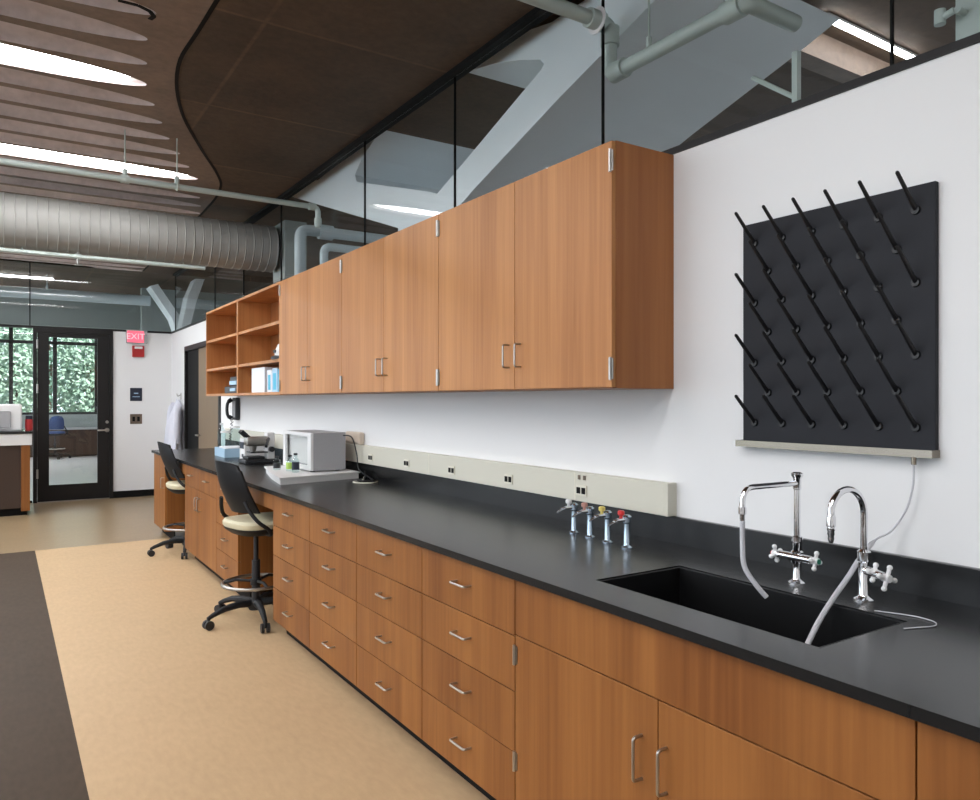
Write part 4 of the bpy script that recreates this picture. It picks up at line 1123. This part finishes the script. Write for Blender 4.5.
# thin struts beyond the corner over the back wall
def strut_back(pix, depth, label, y):
    bm = B(); poly = [ony(a, b, y) for a, b in pix]
    prism(bm, poly, (0, depth, 0)); o = obj('concrete_strut', bm, M['concrete_w']); tag(o, label, 'concrete strut')
strut_back([(211, 262), (203, 262), (188, 296), (180, 335), (188, 335), (197, 300)], .4, 'pale strut leaning right above the back corner of the room', 12.75)
strut_back([(150, 286), (158, 284), (180, 316), (186, 335), (178, 335), (172, 318)], .4, 'pale strut leaning left above the back corner of the room', 13.3)

# trapeze bracket and valve box in the neighbouring room, top right
t = thing('pipe_bracket', 'small grey strut bracket standing up behind the top of the right wall', 'bracket', onx(796, 100, 2.6))
p0, p1 = onx(796, 108, 2.6), onx(796, 52, 2.6)
bm = B(); box(bm, 2.59, p0.y - .012, 2.3, 2.615, p0.y + .012, p1.z); box(bm, WX + .121, p0.y - .012, 2.32, 2.589, p0.y + .012, 2.345); obj('upright', bm, M['pipe'], t)
bm = B(); q = onx(753, 78, 2.6); tube(bm, [(2.60, p0.y, onx(796, 98, 2.6).z), (2.60, q.y, q.z)], .010, 8); obj('arm', bm, M['pipe'], t, SH)
t = thing('utility_box', 'pale green metal box at the top right corner behind the wall', 'box', (2.9, .9, 2.6))
q0 = onx(955, 40, 2.75)
bm = B(); box(bm, 2.75, q0.y - .5, 2.3, 3.1, q0.y, CEIL - .05, .004); obj('housing', bm, M['pipe'], t)
q1 = onx(940, 19, 2.7)
bm = B(); tube(bm, [(2.70, q1.y, q1.z), (2.70, q0.y - .02, q1.z + .01)], .012, 8); cyl(bm, (2.70, q1.y, q1.z - .02), (2.70, q1.y, q1.z + .03), .018); cyl(bm, (2.70, q0.y - .03, q1.z + .01), (2.76, q0.y - .03, q1.z + .01), .012); obj('valve_arm', bm, M['pipe'], t, SH)

# ------------------------------------------------------------------ lamps
def lamp(y, x0, x1, label, w=.20, z=None, tip=.30, group='linear ceiling lights'):
    z = CEIL + .03 if z is None else z
    t = thing('linear_light', label, 'ceiling light', ((x0 + x1) / 2, y, z), 0, group)
    def lens(h, z0, z1):  # glowing tapered end stands in for lamp light fading along the scoop
        bm = B(); prism(bm, [(x0, y - h, z0), (x0, y + h, z0), (x1, y + h, z0), (x1 + tip * .6, y + h * .6, z0), (x1 + tip, y + h * .12, z0), (x1 + tip, y - h * .12, z0), (x1 + tip * .6, y - h * .6, z0), (x1, y - h, z0)], (0, 0, z1 - z0)); return bm
    obj('lens', lens(w / 2, z - .012, z), M['lamp'], t)
    obj('housing', lens(w / 2 + .004, z + .0005, z + .015), M['whiteplastic'], t)
lamp(RIB_Y0, -4.6, .36, 'linear light in the ribbed ceiling, nearer of the two visible strips')
lamp(RIB_Y0 + 6 * RIB_P, -4.6, 1.08, 'linear light in the ribbed ceiling, just in front of the round duct')
lamp(RIB_Y0 - 6 * RIB_P, -4.6, -.75, 'linear light in the ribbed ceiling above the drawer cabinets, out of view')
lamp(RIB_Y0 - 12 * RIB_P, -4.6, .26, 'linear light in the ribbed ceiling over the camera position, out of view')
lamp(RIB_Y0 - 18 * RIB_P, -4.6, .26, 'linear light in the ribbed ceiling behind the camera position, out of view')
lamp(RIB_Y0 + 12 * RIB_P, -4.6, 1.3, 'linear light in the ribbed ceiling hidden beyond the round duct')
lamp(RIB_Y0 + 18 * RIB_P, -4.6, 1.0, 'linear light in the ribbed ceiling just before the back glass, hidden by the duct')
lamp(13.9, -4.6, ony(52, 272, 13.9).x, 'linear light on the ceiling beyond the back glass', w=.10, z=CEIL - .02, tip=.02)
lamp(20.0, -4.6, 3.0, 'linear light near the outside windows beyond the far beam', z=CEIL - .02, tip=.02)
lamp(2.36, 3.67, 4.57, 'short linear light on the brown ceiling beyond the right wall', w=.032, z=CEILN - .02, tip=.01)
lamp(5.5, 3.9, 6.5, 'added linear light beyond the concrete struts, hidden by them', w=.06, z=CEILN - .02, tip=.01)  # added lamp that brightens the struts and ceiling next door
lamp(11.0, 4.2, 6.5, 'added linear light far beyond the concrete struts behind the duct box', w=.06, z=CEILN - .02, tip=.01)  # unseen lamp added to lift the far part of the neighbouring room
bm = B(); box(bm, 3.3, 2.50, CEILN - .15, 7.9, 2.62, CEILN - .001)
struct('beam_right', bm, M['flats'])

lamp(-1.0, 2.8, 7.5, 'added linear light of the neighbouring room, nearest its rear wall, out of view', w=.06, z=CEILN - .02, tip=.01)  # added out of view to light the strut faces turned this way
lamp(.4, 3.4, 7.5, 'added linear light of the neighbouring room beside the pale green box, out of view', w=.06, z=CEILN - .02, tip=.01)  # second unseen lamp added for the same strut faces
# ------------------------------------------------------------------ outdoors
bm = B(); box(bm, -30, YF + .2, -1.2, 30, YF + 40, -1.0); struct('ground_outside', bm, M['grass'])
def tree(x, y, h, r, mat, label, n=5200):
    t = thing('tree', label, 'tree', (x, y, -1.0), 0, 'trees outside the window')
    bm = B(); tube(bm, [(x, y, -1.0), (x + .1, y, h * .4), (x - .05, y + .1, h * .8)], [.16, .12, .05], 10); obj('trunk', bm, M['bark'], t, SH)
    bm = B()
    for i in range(n):
        while True:
            p = Vector((random.uniform(-1, 1), random.uniform(-1, 1), random.uniform(-1, 1)))
            if p.length < 1: break
        c = Vector((x + p.x * r, y + p.y * r, h * .55 + p.z * h * .5))
        a = Vector((random.gauss(0, 1), random.gauss(0, 1), random.gauss(0, 1))).normalized(); b = a.orthogonal().normalized(); s = random.uniform(.04, .11)
        vs = [bm.verts.new(c + q) for q in (a * s, b * s * .6, -a * s, -b * s * .6)]; bm.faces.new(vs)
    obj('foliage', bm, mat, t)
tree(.25, 27.2, 4.6, .95, M['foliage2'], 'light green tree outside, left of the glass door frame')
tree(2.35, 27.2, 4.2, 1.0, M['foliage2'], 'light green tree outside, in the middle of the door glass')
tree(3.7, 31, 6.0, 1.1, M['foliage'], 'darker green tree outside, at the right edge of the door glass', 4500)
tree(-1.1, 31, 6.2, 1.1, M['foliage'], 'darker green tree outside, at the left edge of the picture', 4500)
tree(1.3, 31, 6.5, 1.1, M['foliage'], 'tall darker green tree outside, behind the two lighter ones', 4500)

# ------------------------------------------------------------------ sky, colour management
w = bpy.data.worlds.new('sky'); scene.world = w; w.use_nodes = True
bg = w.node_tree.nodes['Background']; bg.inputs['Color'].default_value = (.80, .90, 1, 1); bg.inputs['Strength'].default_value = 2.1
sl = bpy.data.lights.new('sun', 'SUN'); sl.energy = 7.0; sl.angle = .03; sl.color = (1, .96, .9)
so = link(bpy.data.objects.new('sun', sl)); so.rotation_euler = Vector((-.45, .75, -.9)).to_track_quat('-Z', 'Y').to_euler()
scene.view_settings.view_transform = 'Standard'; scene.view_settings.look = 'None'
scene.view_settings.exposure = 0.45; scene.view_settings.gamma = 1.0
scene.view_settings.use_curve_mapping = False
scene.cycles.max_bounces = 10; scene.cycles.diffuse_bounces = 5; scene.cycles.transparent_max_bounces = 16
scene.cycles.sample_clamp_indirect = 6
